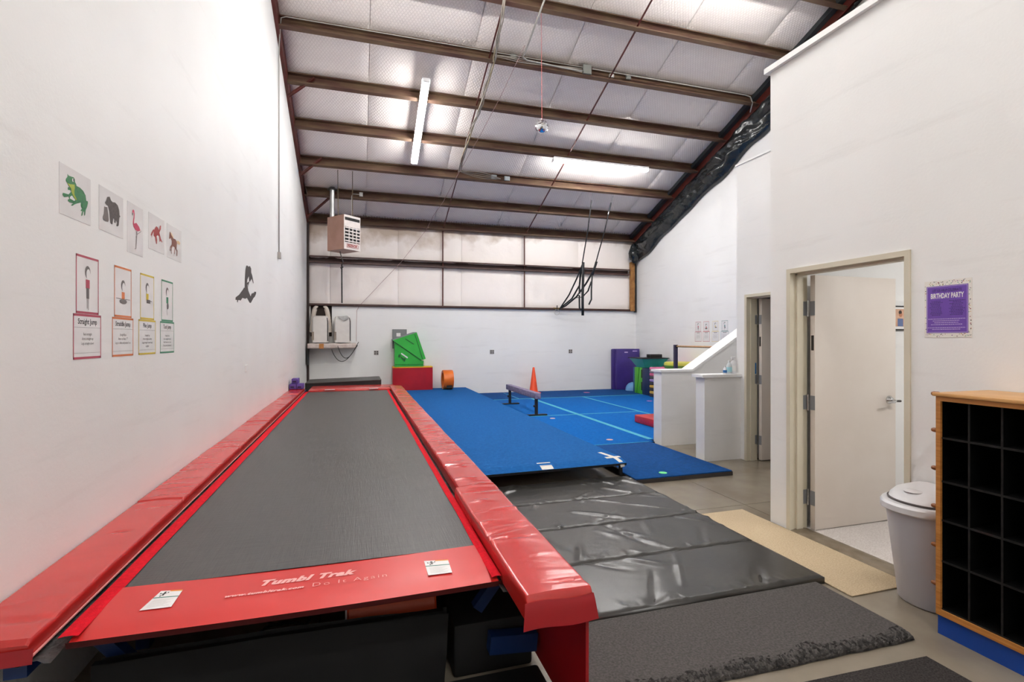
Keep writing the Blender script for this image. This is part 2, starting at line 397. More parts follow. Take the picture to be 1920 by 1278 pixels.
MB().box(XL, XL + .05, YB - .13, YB - .002, 0, zP(13.4) + .02).build('corner_column', mat('column_steel', '#2b1a16', .6), wb)

ceil_ = bpy.data.objects.new('ceiling', None); COL.objects.link(ceil_); ceil_.location = (3.4, 8, zP(8))
tag(ceil_, 'sloping metal roof with white quilted insulation between brown steel purlins', kind='structure')
oz = .30
MB().prism([(13.62, zR(13.62) + oz), (YR, ZRIDGE + oz), (YN - .12, zR(YN) + oz), (YN - .12, zR(YN) + oz + .1), (YR, ZRIDGE + oz + .1), (13.62, zR(13.62) + oz + .1)], YZ, XL - .12, XR + .12).build('roof_deck', INS, ceil_)
es = Vector((0, -math.cos(PHI), math.sin(PHI))); en = Vector((0, math.sin(PHI), math.cos(PHI)))
PY = [13.4 - .978 * i for i in range(12)]
psec = [(0, 0), (.075, 0), (.075, .022), (.069, .022), (.069, .006), (.006, .006), (.006, .214), (.069, .214), (.069, .198), (.075, .198), (.075, .22), (0, .22)]
for i, y in enumerate(PY):
    o = Vector((0, y, zP(y)))
    MB().prism(psec, lambda p, q, t: o + es * p + en * q + Vector((t, 0, 0)), XL + .05, XR - .02).build('purlin', STEEL, ceil_)
rx = [XL + .03, .18, 1.93, 3.66, 5.48, 7.14, XR - .02]
for i in range(len(PY) - 1):
    if PY[i] < 5.5: break
    a = Vector((0, PY[i], zP(PY[i]))) + en * .216 + es * .012; L = (PY[i] - PY[i + 1]) / math.cos(PHI) - .014
    for j in range(len(rx) - 1):
        x0, x1 = rx[j] + .004, rx[j + 1] - .004; sd = i * 7 + j
        pillow(lambda u, v, d: a + Vector((x0 + (x1 - x0) * u, 0, 0)) + es * (L * v) + en * (.042 - d - .014 * noise.noise((x0 + u * 2.2, v * 1.6, sd)) * (d > .001)), 16, 10, .04).build('insulation_panel', INS, ceil_, smooth='all')
for x in (2.16, 4.47):
    for i in range(8):
        a = Vector((x, PY[i], zP(PY[i]))) + en * .05; b = Vector((x, PY[i + 1], zP(PY[i + 1]))) + en * .03 - es * .0
        MB().bar(a, b, .022, .022).build('sag_rod', REDST, ceil_)
# coiled wire along the eave purlin
zz = []
for k in range(260):
    x = -.9 + k * .033; zz.append((x, 13.4 - .075 - .01 * math.sin(k * .7), zP(13.4) + .215 + .028 * (1 if k % 2 else -1) + .012 * math.sin(k * 1.9)))
MB().tube(zz, .006, 4).build('eave_wire', mat('rust_wire', '#7d6a58', .7), ceil_)
# rafters
lz = -.02
MB().prism([(13.5, zP(13.5) + lz), (YR, ZRIDGE + lz), (YR, ZRIDGE + lz + .3), (13.5, zP(13.5) + lz + .3)], YZ, XL - .02, XL + .05).build('rafter', REDST, ceil_)
MB().prism([(13.45, zP(13.45) - .02), (YR, ZRIDGE - .02), (YR, ZRIDGE + .14), (13.45, zP(13.45) + .14)], YZ, XR - .13, XR).build('rafter', REDST, ceil_)
MB().prism([(13.45, zP(13.45) + .14), (YR, ZRIDGE + .14), (YR, ZRIDGE + .26), (13.45, zP(13.45) + .26)], YZ, XR - .24, XR).build('rafter_seal', mat('dark_seal', '#33383a', .5), ceil_)
for a, b in (((-1.17, 9.56, 5.76), (-.73, 9.46, 6.09)), ((-1.17, 11.5, 4.99), (-.74, 11.41, 5.36)), ((-1.17, 12.85, 4.40), (-.5, 12.39, 4.93))):
    MB().bar(a, b, .012, .06).bar(Vector(a) + Vector((0, -.02, -.02)), Vector(b) + Vector((0, -.02, -.02)), .05, .008).build('flange_brace', REDST, ceil_)
MB().grid(lambda u, v: (XL + .06 + .05 * v + .03 * u, 12.12 + .62 * u, zP(12.12 + .62 * u) + .18 - .25 * v), 6, 4).build('loose_insulation_flap', INS, ceil_, smooth='all')

# black plastic sheet wrapped along the right rafter
def wrap(u, v):
    y = 13.30 - u * 7.0; a = math.pi * (v * 1.0)
    rad = .31 + .06 * noise.noise((y * 1.3, 0, 3)); bul = .20 + .07 * noise.noise((y * 1.1, 5, 1))
    p = Vector((XR - .01 - bul * math.sin(a) ** .7, y, zP(y) - .02 - rad * (1 - math.cos(a))))
    k = .07 * noise.noise((y * 2.2 + v * 3.1, v * 5, 2)) + .09 * abs(noise.noise((y * 3.5 + v * 6, v * 4, 4))) + .03 * noise.noise((y * 9 + v * 12, v * 9, 6))
    return p + Vector((-k * math.sin(a), 0, k * .6 * math.sin(a)))
pw = MB().grid(wrap, 260, 30); pw.build('plastic_wrap', PLASTIC_BLK, None, smooth='all')
pw = bpy.data.objects['plastic_wrap']; tag(pw, 'crumpled black plastic sheeting wrapped along the sloping rafter', 'plastic sheet')
def knot(u, v):
    a = 2 * math.pi * u; b = math.pi * v
    k = 1 + .25 * noise.noise((math.cos(a) * 1.5, math.sin(a) * 1.5, b * 1.5))
    return Vector((XR - .19, 13.26, 4.06)) + Vector((math.cos(a) * math.sin(b) * .17 * k, math.sin(a) * math.sin(b) * .13 * k, math.cos(b) * .27 * k))
o = MB().grid(knot, 24, 16).build('sheet_bundle', PLASTIC_BLK, pw, smooth='all')
MB().tube([(XR - .36, 13.2, 4.12), (XR - .37, 13.19, 4.0), (XR - .36, 13.19, 3.85)], .014, 6).build('tie_strap', BLK, pw)
post = thing('timber_post', (7.83, 13.42, 2.37), 'rough tan timber post in the back corner under the black plastic bundle', 'post')
MB().grid(lambda u, v: (7.77 + .14 * u + .012 * noise.noise((0, 0, v * 4)), 13.40 + .02 * noise.noise((u * 3, v * 9, 0)), 2.37 + 1.46 * v), 4, 20).build('bark_face', KRAFT, post, smooth='all')
MB().box(7.775, 7.905, 13.415, 13.48, 2.372, 3.82).build('core', KRAFT, post)
MB().bar((7.94, 13.43, 2.33), (7.94, 13.43, 3.95), .06, .05, up=(0, 1, 0)).build('black_edge_strip', BLK, post)

# ------------------------------------------------------------------ office block on the right
def strut(name, mb, m, label):
    o = mb.build(name, m); tag(o, label, kind='structure'); return o
TOPZ = 3.76
D1a, D1b, DH = 2.337, 3.219, 2.054          # first doorway along y, head height
D2a, D2b = 4.32, 5.226
of = bpy.data.objects.new('wall_office', None); COL.objects.link(of); of.location = (XO, 1, 0); tag(of, 'tall white office wall with the open door and the purple party poster', kind='structure')
MB().box(XO, XO + .15, D1b + .03, 3.43, 0, TOPZ).build('wall_piece', WALL, of)
MB().box(XO, XO + .15, D1a - .03, D1b + .03, DH + .03, TOPZ).build('wall_piece', WALL, of)
MB().box(XO, XO + .15, YN, D1a - .03, 0, TOPZ).build('wall_piece', WALL, of)
MB().box(XO + .15, X2 + .14, 3.36, 3.43, 0, TOPZ).build('wall_piece', WALL, of)
MB().box(X2 + .14, XR, 3.36, 3.43, 0, 2.7).build('wall_piece', WALL, of)
o2 = bpy.data.objects.new('wall_office_rear', None); COL.objects.link(o2); o2.location = (X2, 4.5, 0); tag(o2, 'white set-back wall with the second doorway', kind='structure')
MB().box(X2, X2 + .14, D2b + .03, 5.41, 0, TOPZ).build('wall_piece', WALL, o2)
MB().box(X2, X2 + .14, D2a - .03, D2b + .03, DH + .03, TOPZ).build('wall_piece', WALL, o2)
MB().box(X2, X2 + .14, 3.43, D2a - .03, 0, TOPZ).build('wall_piece', WALL, o2)
MB().box(X2 + .14, XR, 5.30, 5.41, 0, TOPZ).build('wall_piece', WALL, o2)
strut('trim_1', MB().box(XO - .035, XO + .2, YN, 3.465, TOPZ, TOPZ + .045), CAPW, 'white cap board along the top of the tall office wall')
strut('trim_2', MB().box(X2 - .014, X2 + .2, 3.47, 5.425, TOPZ, TOPZ + .022), CAPW, 'white cap board along the top of the set-back wall')
strut('office_roof', MB().box(XO + .15, XR, YN, 3.36, 2.7, 2.78).box(X2 + .14, XR, 3.43, 5.30, 2.7, 2.78), WALL, 'flat ceiling of the office rooms')
strut('office_floor', MB().box(XO + .12, 7.0, -.5, 3.35, .001, .006), mat('speckled_vinyl', '#d2ccc8', .6, '#b9b1ac', 120, detail=2), 'pale speckled floor inside the first office')
strut('wall_office_inner', MB().box(7.0, 7.1, -.6, 3.35, 0, 2.7).box(XO + .15, 7.0, -.6, -.5, 0, 2.7), WALL, 'inner walls of the first office')
strut('wall_partition', MB().box(6.6, 6.7, 3.44, 5.29, 0, 2.69), WALL, 'inner wall of the dark second room')

def door(name, x, ya, yb, thick, leafw, label, handle):
    d = bpy.data.objects.new(name, None); COL.objects.link(d); d.location = (x, yb, 0); tag(d, label, kind='structure')
    fr = MB(); fw = .036; pr = .012
    # hollow-metal frame: two jambs and a head, each with face, soffit and stop
    for (y0, y1) in ((yb, yb + fw), (ya - fw, ya)): fr.box(x - pr, x + thick + pr, y0, y1, 0, DH + fw)
    fr.box(x - pr, x + thick + pr, ya, yb, DH, DH + fw)
    fo = fr.build('door_frame', CREAM, d)
    st = MB().box(x + .045, x + .105, yb - .016, yb, 0, DH).box(x + .045, x + .105, ya, ya + .016, 0, DH).box(x + .045, x + .105, ya, yb, DH - .016, DH)
    st.build('stop', CREAM, fo)
    xl = x + thick + .012; yl = yb - .03
    leaf = rbox('leaf', DOORW, d, xl, xl + leafw, yl - .045, yl, .012, 2.04, r=.002)
    for z in (1.776, 1.021, .26):
        h = MB().box(xl - .05, xl - .008, yb - .003, yb + .001, z - .057, z + .057)
        h.box(xl - .001, xl - .0, yl - .044, yl - .004, z - .057, z + .057).box(xl - .004, xl - .0005, yl - .041, yl - .002, z - .057, z + .057)
        h.build('hinge', GREYM, leaf)
        MB().tube([(xl - .006, yb - .012, z - .064), (xl - .006, yb - .012, z + .064)], .0065, 8).build('hinge_pin', CHROME, leaf)
    MB().box(xl - .003, xl, yl - .034, yl - .012, 1.44, 1.56).build('latch_plate', mat('dark_metal', '#4a4744', .4, metal=.6), leaf)
    if handle:
        hx, hz, hy = xl + leafw - .075, 1.02, yl - .045
        MB().lathe([(.036, 0), (.036, -.006), (.026, -.018), (.02, -.03)], (hx, hy, hz), 20, 'y').build('rose', CHROME, leaf, smooth=True)
        MB().tube([(hx, hy - .02, hz), (hx, hy - .055, hz - .004), (hx - .02, hy - .062, hz - .01), (hx - .10, hy - .062, hz - .012)], [.011, .011, .010, .008], 10).build('lever', CHROME, leaf, smooth=True)
        MB().tube([(hx, hy - .05, hz - .004), (hx + .055, hy - .055, hz - .006)], .009, 8).build('thumb_turn', mat('dark_metal', '#4a4744', .4, metal=.6), leaf)
    return d, leaf, fo
d1, leaf1, fr1 = door('door_1', XO, D1a, D1b, .15, .87, 'cream framed doorway with a white door standing open into the office', True)
strike = MB().box(XO + .03, XO + .1, D1a - .002, D1a + .002, 1.0, 1.07).build('strike_plate', GREYM, fr1)
d2, leaf2, fr2 = door('door_2', X2, D2a, D2b, .14, .87, 'narrow-looking second doorway with its door open into a dark room', True)
MB().box(X2 + .104, X2 + .137, D2b - .004, D2b - .001, 1.09, 1.23).build('blue_sticker', mat('blue_sticker', '#1f6fb0', .5), fr2)
strut('trim_3', MB().prism([(XO - .01, 0), (XO + .17, 0), (XO + .17, .004), (XO + .12, .012), (XO + .04, .012), (XO - .01, .003)], lambda p, q, t: (p, t, q), D1a, D1b), mat('bronze_threshold', '#8a7d6c', .4, '#70634f', 10, metal=.3), 'bronze metal threshold strip across the first doorway')
bag = MB().grid(lambda u, v: (4.98 + .13 * u, 5.06 + .03 * math.sin(u * 3) - .04 * math.sin(v * 3), .66 + .19 * v - .05 * (1 - u) * (1 - v)), 5, 5).build('paper_bag', mat('kraft_paper', '#b98f5a', .8), None, smooth='all')
tag(bag, 'tan paper bag hanging on the second door', 'paper bag')

# half walls
ha = bpy.data.objects.new('wall_half_near', None); COL.objects.link(ha); ha.location = (4.4, 5.4, 0); tag(ha, 'short white half wall holding spray bottles on its cap', kind='structure')
MB().box(4.135, X2 - .001, 5.34, 5.51, 0, 1.05).build('half_wall_body', WALL2, ha); MB().box(4.085, X2 - .001, 5.315, 5.53, 1.05, 1.085).build('half_wall_cap', CAPW, ha)
hb = bpy.data.objects.new('wall_half_far', None); COL.objects.link(hb); hb.location = (5, 6.4, 0); tag(hb, 'white half wall with a sloping top rising to the right', kind='structure')
MB().prism([(4.15, 0), (6.4, 0), (6.4, 2.11), (4.665, 1.06), (4.15, 1.06)], XZ, 6.30, 6.50).build('half_wall_body', WALL2, hb)
MB().prism([(4.12, 1.06), (4.655, 1.06), (6.4, 2.115), (6.4, 2.155), (4.648, 1.09), (4.12, 1.09)], XZ, 6.275, 6.525).build('half_wall_cap', CAPW, hb)

# ------------------------------------------------------------------ lights
def fixture(name, a, b, label, near=0):
    a, b = Vector(a), Vector(b); d = (b - a).normalized(); nrm = Vector((0, 0, 1)) - d * d.z; nrm.normalize(); sd = d.cross(nrm)
    t = thing(name, (a + b) / 2, label, 'light fixture', 'fluorescent strip fixtures')
    L = (b - a).length
    MB().bar(a + nrm * .05, b + nrm * .05, .14, .04, up=nrm).build('housing', PLAST, t)
    mid = (a + b) / 2
    for (p, q) in ((a, mid - d * .01), (mid + d * .01, b)):
        for s_ in (-.04, .04):
            MB().tube([p + d * .02 + sd * s_, q - d * .02 + sd * s_], .019, 6, cap=False).build('tube', GLOW_FILL if near else GLOW, t, smooth='all')
    for p in (a, mid, b): MB().bar(p - d * .012 - nrm * .022, p + d * .012 - nrm * .022, .12, .008, up=nrm).bar(p - d * .012 + nrm * .0, p + d * .012 + nrm * .0, .12, .04, up=nrm).build('lamp_holder', PLAST, t)
    la = bpy.data.lights.new('fixture_light', 'AREA'); la.shape = 'RECTANGLE'; la.size = L; la.size_y = .16; la.energy = LAMP_W * (.8 * near if near else 1)
    la.color = (1.0, .985, .96)
    lo = bpy.data.objects.new('fixture_light', la); COL.objects.link(lo); lo.parent = t
    z = nrm; x = d; y = z.cross(x); lo.matrix_local = Matrix((( x.x, y.x, z.x, -nrm.x * .035), (x.y, y.y, z.y, -nrm.y * .035), (x.z, y.z, z.z, -nrm.z * .035), (0, 0, 0, 1)))
    lo['kind'] = 'structure'
    return t
def slope_fix(x, y0, y1, label): return fixture('fluorescent_fixture', (x, y0, zP(y0) - .09), (x, y1, zP(y1) - .09), label)
slope_fix(1.14, 8.93, 10.93, 'glowing fluorescent strip running up the roof slope, above the trampoline')
fixture('fluorescent_fixture', (4.12, 10.43, zP(10.43) - .09), (6.49, 10.43, zP(10.43) - .09), 'glowing fluorescent strip fixed lengthwise along a purlin, right of the mirror ball')
fixture('fluorescent_fixture', (-.15, 6.2, zP(6.2) - .75), (2.25, 6.2, zP(6.2) - .75), 'unseen fill strip added above the middle of the trampoline', 1.0)  # added strip, out of view, to brighten the roof ahead
fixture('fluorescent_fixture', (4.2, 6.0, zP(6.0) - .35), (6.6, 6.0, zP(6.0) - .35), 'unseen fill strip added above the half walls', 1.0)  # second added strip out of view, also lifting the roof
fixture('fluorescent_fixture', (-.15, 2.2, zR(2.2) - 1.5), (2.25, 2.2, zR(2.2) - 1.5), 'unseen fill strip added above the near end of the trampoline', .8)  # added fill light for the near walls, out of view
fixture('fluorescent_fixture', (-.15, -2.2, zR(-2.2) - .9), (2.25, -2.2, zR(-2.2) - .9), 'unseen fill strip added behind the viewer', .8)  # added fill light from behind, evening out the lower walls
ro = fixture('fluorescent_fixture', (4.2, 1.6, 2.6), (6.2, 1.6, 2.6), 'unseen fluorescent strip added on the ceiling of the first office')  # added unseen lamp for the evenly bright office
for c in ro.children:
    if c.type == 'LIGHT': c.data.energy = 6
    elif c.name.startswith('tube'): c.data.materials[0] = mat('office_lamp_glow', (1.0, .985, .96), .4, (1.0, .985, .96), emit=22)

# ------------------------------------------------------------------ tumbling trampoline
tr = thing('tumbling_trampoline', (-.2, 6.3, 0), 'long tumbling trampoline with black woven bed and red side pads along the left wall', 'trampoline')
BZ = .555
def bed(u, v):
    x = -.90 + 1.44 * u; y = 2.333 + 7.66 * v
    return (x, y, BZ - .012 * math.sin(math.pi * u) * math.sin(math.pi * v))
MB().grid(bed, 12, 40).build('bed', BED, tr, smooth='all')
def edge_strip(name, xa, xb, m, z, wob, sd):
    def f(u, v):
        y = 2.0 + 8.0 * v; w = wob * noise.noise((y * 1.6, sd, 0))
        return (xa + (xb - xa) * u + w, y, z + .004 * math.sin(math.pi * u))
    return MB().grid(f, 3, 70).build(name, m, tr, smooth='all')
edge_strip('webbing', -.935, -.878, WEB, BZ + .003, .007, 1)
edge_strip('webbing', .522, .562, WEB, BZ + .003, .006, 5)
SPC = mat('spring_cover', '#3b3836', .5, '#1f1d1c', 40, bump=1, bscale=30)
def spr(xa, xb, sd):
    def f(u, v):
        y = 1.93 + 8.1 * v; return (xa + (xb - xa) * u, y, BZ - .03 + .014 * noise.noise((y * 9, u * 3, sd)))
    return MB().grid(f, 6, 160).build('spring_cover', SPC, tr, smooth='all')
spr(-1.02, -.92, 1); spr(.55, .64, 4)
def apron(y0, y1, name):
    def f(u, v):
        x = -.905 + 1.455 * u; y = y0 + (y1 - y0) * v
        z = BZ + .004 - (.02 * (1 - v) ** 6) - .008 * math.sin(math.pi * u)
        return (x, y, z)
    return f
ap = MB().grid(apron(2.0, 2.335, 'a'), 24, 10).build('apron', mat('red_apron_vinyl', '#c9302c', .38, '#c22a27', 2, spec=.5), tr, smooth='all')
MB().grid(lambda u, v: (-.915 + 1.48 * u, 2.0 + .004 * v, BZ - .016 - .008 * math.sin(math.pi * u) - .022 * v), 24, 2).build('apron_hem', mat('dark_hem', '#4a0d0c', .5), ap)
MB().grid(apron(10.0, 9.95, 'b'), 8, 2).build('far_apron', MATS['red_apron_vinyl'], tr)
# lettering printed on the apron
def apz(x, y): return BZ + .0045 - .008 * math.sin(math.pi * (x + .905) / 1.455)
INKW = mat('faded_white_print', '#eeb0ab', .5)
def ontop(key, name, org, sx, sy):
    mb = text(MB(), key, (org[0], org[1], 0), (1, 0, 0), (0, 1, 0), sx, sy)
    for v in mb.v: v.z = apz(v.x, v.y) + .0012
    mb.build(name, INKW, ap, kind='stuff')
pb = on(484, 1096, 'z', BZ); pu = on(421, 1117, 'z', BZ); ps = on(584, 1096, 'z', BZ)
ontop('brand', 'brand_lettering', (pb.x, pb.y + .012), .80, .72)
ontop('url', 'web_address_lettering', (pu.x, pu.y - .004), .86, .75)
ontop('slogan', 'slogan_lettering', (ps.x, ps.y + .003), .80, .72)
for (c, nm) in ((((302, 1109), (343, 1106), (321, 1138), (261, 1146)), 'a'), (((795, 1052), (840, 1050), (848, 1074), (803, 1079)), 'b')):
    q = [on(u, v, 'z', BZ) for u, v in c]
    def at(s, t): return q[0].lerp(q[1], s).lerp(q[3].lerp(q[2], s), t)
    def flatq(mb, s0, s1, t0, t1, dz):
        pts = [at(s, t) for s, t in ((s0, t0), (s1, t0), (s1, t1), (s0, t1))]
        for p in pts: p.z = apz(p.x, p.y) + dz
        return mb.add(pts, [(0, 1, 2, 3)])
    sk = flatq(MB(), 0, 1, 0, 1, .0016).build('warning_sticker', PAPER, ap)
    flatq(MB(), 0, 1, .36, .41, .0020).build('green_rule', mat('green_ink', '#4c8577', .6), ap)
    flatq(MB(), .45, 1, -.005, .06, .0020).build('orange_bar', mat('orange_ink', '#e29a3a', .6), ap)
    fig = MB()
    for a_ in ((.24, .33, .06, .28), (.10, .14, .12, .2), (.4, .45, .08, .15), (.18, .24, .26, .33), (.14, .4, .16, .19)): flatq(fig, *a_, .0021)
    fig.build('falling_figure_symbol', INK if nm == 'a' else INKG, ap)
    ln = MB()
    for k in range(7): flatq(ln, .12, .86 - .1 * (k % 3), .5 + k * .06, .515 + k * .06, .0020)
    ln.build('fine_print', mat('pale_print', '#c9c6c2', .6), ap)

def pad(name, x0, x1, y0, y1, z0, z1, seed, amp=.006, n=None, ends=(0, 0), skirt=(.02, .02)):
    """padded vinyl cover: cross-section swept along y, wrinkled across; closed at both ends"""
    rnd = random.Random(seed); W = x1 - x0; hgt = z1 - z0
    cs = [(0, -skirt[0]), (0, .0), (0, .6 * hgt), (0, .85 * hgt), (.003, .96 * hgt), (.009, hgt), (.016, hgt)] + [(.016 + (W - .032) * k / 12, hgt + .004 * math.sin(math.pi * k / 12)) for k in range(1, 12)] + [(W - .016, hgt), (W - .009, hgt), (W - .003, .96 * hgt), (W, .85 * hgt), (W, .6 * hgt), (W, 0), (W, -skirt[1])]
    cr = []
    for k in range(int((y1 - y0) * 14)):
        cr.append((rnd.uniform(y0, y1), rnd.uniform(-.25, .25), rnd.uniform(.007, .02), rnd.uniform(-1, .7) * amp, rnd.uniform(.1, .9), rnd.uniform(.2, .6)))
    n = n or int((y1 - y0) * 70); m = len(cs)
    vs = []
    for j in range(n + 1):
        y = y0 + (y1 - y0) * j / n; e = min(j, n - j) / n * (y1 - y0); f = 1 - max(0, 1 - e / .012) ** 2 * .3
        for (px, pz) in cs:
            t = px / W; d = 0
            for (yc, sl, w, a, c0, cw) in cr:
                dy = y - yc - sl * (px - W / 2)
                if abs(dy) < 3 * w: d += a * math.exp(-(dy / w) ** 2) * math.exp(-((t - c0) / cw) ** 2)
            wx = .006 * noise.noise((y * 1.7, seed, 0)) if pz > 0 else 0
            vs.append((x0 + px + wx, y, z0 + (pz * f if pz > 0 else pz) + (d if pz > .7 * hgt else 0)))
    fs = [(j * m + i, j * m + i + 1, (j + 1) * m + i + 1, (j + 1) * m + i) for j in range(n) for i in range(m - 1)]
    fs += [tuple(range(m)), tuple(n * m + i for i in range(m - 1, -1, -1))]
    return MB().add(vs, fs).build(name, REDV, tr, smooth=True)
ysm = [1.925, 3.385, 4.87, 6.32, 7.83, 9.22, 10.36]
for i in range(6):
    pad('side_pad', XL + .006, -.978, ysm[i] + .004, ysm[i + 1] - .002, .552, .600 + .004 * (i % 2), 11 + i, .006)
MB().tube([(-.974, 1.93, .542), (-.972, 6, .542), (-.974, 10.3, .542)], .004, 6).build('piping', mat('pink_piping', '#d98a86', .5), tr)
ysr = [1.685, 3.08, 4.55, 6.0, 7.5, 9.0, 10.3]
for i in range(6):
    pad('side_pad', .586 + (.006 if i else -.02), .822, ysr[i] + .002, ysr[i + 1] - .001, .552, .622 - .005 * min(i, 3), 31 + i, .011 if i < 2 else .007)
# loose flaps hanging below the pad ends and the drop panel on the open side
MB().grid(lambda u, v: (.560 + .265 * u + .012 * v * (2 * u - 1), 1.686 - .018 * v ** .7, .60 - .088 * v + .004 * math.sin(u * 7)), 14, 6).build('pad_end_flap', REDV2, tr, smooth='all')
MB().grid(lambda u, v: (XL + .01 + .25 * u, 1.924 - .008 * v, .575 - .045 * v), 8, 3).build('pad_end_flap', REDV2, tr, smooth='all')
MB().box(.800, .812, 1.70, 10.2, .05, .56).build('drop_panel', REDV2, tr)
# end deck at the far end
rbox('end_pad', REDV, tr, -.89, .70, 10.02, 10.9, .53, .585, r=.02)
for a in ((-.6, -.42), (.2, .36)): MB().box(a[0], a[1], 9.99, 10.05, .5852, .5865).build('white_label', PAPER, tr)
# blue steel frame
for x in (-1.02, .70): MB().bar((x, 1.95, .50), (x, 10.8, .50), .06, .05).build('side_rail', BLUEF, tr)
for y in (2.95, 5.6, 8.2, 10.6):
    for x, s_ in ((-1.02, 1), (.70, -1)):
        MB().bar((x, y, .0), (x, y, .48), .06, .06, up=(0, 1, 0)).build('leg', BLUEF, tr)
        MB().bar((x, y + .1, .46), (x + .2 * s_, y + .1, .27), .05, .05, up=(0, 1, 0)).build('brace', BLUEF, tr)
    MB().bar((-1.0, y + .1, .12), (.68, y + .1, .12), .06, .06).build('cross_rail', BLUEF, tr)

for x, s_ in ((-1.02, 1), (.70, -1)):
    MB().bar((x, 2.32, .48), (x + .17 * s_, 2.32, .27), .05, .05, up=(0, 1, 0)).build('brace', BLUEF, tr)
MB().bar((.56, 2.20, .17), (.78, 2.20, .15), .06, .08).build('foot_plate', BLUEF, tr)

# things stowed under and around the trampoline
um = thing('folded_mat', (-.3, 2.22, 0), 'folded black mat standing upright beneath the near end of the trampoline', 'mat')
for k in range(2):
    MB().grid(lambda u, v: (-.94 + 1.30 * u + .02 * v, 2.205 + .055 * k + .012 * noise.noise((u * 5, v * 3, k)), .0 + (.335 + .01 * math.sin(u * 4)) * v), 20, 8).build('mat_face', BLKU, um, smooth='all')
MB().box(-.94, .36, 2.225, 2.255, 0, .33).build('foam_core', BLKU, um)
fm = rbox('floor_pad', BLKU, None, -1.15, .785, .9, 2.18, .001, .05, r=.015); tag(fm, 'flat black mat on the floor under the front of the trampoline', 'mat')
ub = rbox('added_dark_mat', BLKU, None, .41, .785, 2.25, 2.90, .001, .24, r=.015); tag(ub, 'black mat added to darken the gap under the right edge of the trampoline', 'mat')  # added black block standing in for the shade in this gap
bl = thing('orange_bolster', (.15, 2.52, 0), 'orange padded bolster stowed under the trampoline bed', 'bolster')
MB().lathe([(.0, -.2), (.14, -.2), (.15, -.19), (.15, .19), (.14, .2), (0, .2)], (.15, 2.50, .245), 24, 'x').build('cover', mat('orange_red_vinyl', '#d8501c', .4), bl, smooth=True)
MB().lathe([(.0, -.206), (.148, -.206), (.148, -.199), (.0, -.199)], (.15, 2.50, .245), 24, 'x').build('end_disc', PLAST, bl)
MB().box(-.05, .35, 2.42, 2.58, 0, .105).build('cradle', BLK, bl)
cd = []
for k in range(60): a = k * .5; cd.append((-.42 + .10 * math.cos(a) + .002 * k, 2.6 + .07 * math.sin(a), .012 + .0035 * k))
cc = MB().tube(cd, .007, 5).build('coiled_cord', BLK, None, smooth='all'); tag(cc, 'coiled black cord lying in the dark under the trampoline', 'cord')

# black folding panel mat
pm = thing('folding_panel_mat', (1.88, 3.67, 0), 'black four-panel folding exercise mat lying open beside the trampoline', 'mat')
ys4 = [2.452, 3.062, 3.672, 4.282, 4.892]
for i in range(4):
    rnd = random.Random(50 + i); y0, y1 = ys4[i] + .005, ys4[i + 1] - .005; x0, x1 = .96, 2.79
    cr = []
    for k in range(24):
        xa = rnd.uniform(x0, x1); ya = rnd.choice((y0, y1, rnd.uniform(y0, y1))); an = rnd.choice((1, -1)) * rnd.uniform(.5, 1.3); L = rnd.uniform(.2, .55)
        cr.append((xa, ya, xa + L * math.cos(an), ya + L * math.sin(an) * (1 if ya < (y0 + y1) / 2 else -1) , rnd.uniform(.012, .03), rnd.uniform(.005, .012) * rnd.choice((1, 1, -1))))
    for k in range(26):   # gathers along the seams
        xa = rnd.uniform(x0, x1); cr.append((xa, y0, xa + rnd.uniform(-.05, .05), y0 + rnd.uniform(.04, .12), .009, rnd.uniform(.003, .007)))
    def top(u, v):
        x = x0 + (x1 - x0) * u; y = y0 + (y1 - y0) * v; h = 0
        for (ax, ay, bx, by, w, a) in cr:
            dx, dy = bx - ax, by - ay; t = max(0, min(1, ((x - ax) * dx + (y - ay) * dy) / (dx * dx + dy * dy)))
            d2 = (x - ax - t * dx) ** 2 + (y - ay - t * dy) ** 2
            if d2 < 9 * w * w: h += a * math.exp(-d2 / (w * w)) * math.sin(math.pi * (.15 + .8 * t))
        e = min(u * (x1 - x0), (1 - u) * (x1 - x0), v * (y1 - y0), (1 - v) * (y1 - y0))
        return (x, y, .052 - .016 * max(0, 1 - e / .018) ** 2 + h * min(1, e / .02 + .2))
    mb = MB().grid(top, 110, 40)
    mb.box(x0, x1, y0, y1, .001, .042)
    mb.build('mat_panel', BLKV, pm, smooth='all')
# rubber mat with the torn front edge
def rub(u, v):
    x = .86 + 1.845 * u; yf = 1.90 - .035 * u + .012 * noise.noise((x * 6, 0, 9)); y = yf + (2.445 - yf) * v ** 1.7
    e = y - yf; k = max(0, 1 - e / (.055 + .045 * noise.noise((x * 5, 3, 1))))
    z = .032 - .016 * k + (.020 * k * noise.noise((x * 40, y * 40, 2)) + .010 * (k > 0) * noise.noise((x * 110, y * 110, 5)))
    if v == 0: z = .008
    return (x, y, max(z, .004))
rm = thing('rubber_mat', (1.78, 2.17, 0), 'worn grey rubber mat with a torn crumbling front edge', 'mat')
MB().grid(rub, 260, 50).build('mat_top', RUBB, rm)
def rub2(u, v):
    x = .86 + 1.845 * u; yf = 1.90 - .035 * u + .012 * noise.noise((x * 6, 0, 9)); y = yf - .004 + v * (.07 + .05 * noise.noise((x * 5, 3, 1)))
    return (x, y, .010 + .022 * v ** .5 + .011 * noise.noise((x * 45, y * 45, 2)) + .006 * noise.noise((x * 120, y * 120, 7)) if v > 0 else .003)
MB().grid(rub2, 300, 8).build('torn_edge', TORN, rm)
MB().box(.87, 2.70, 1.95, 2.44, .001, .018).build('mat_core', RUBB, rm)
dm = thing('doormat', (2.0, 1.33, 0), 'charcoal ribbed doormat at the bottom edge of the view', 'doormat')
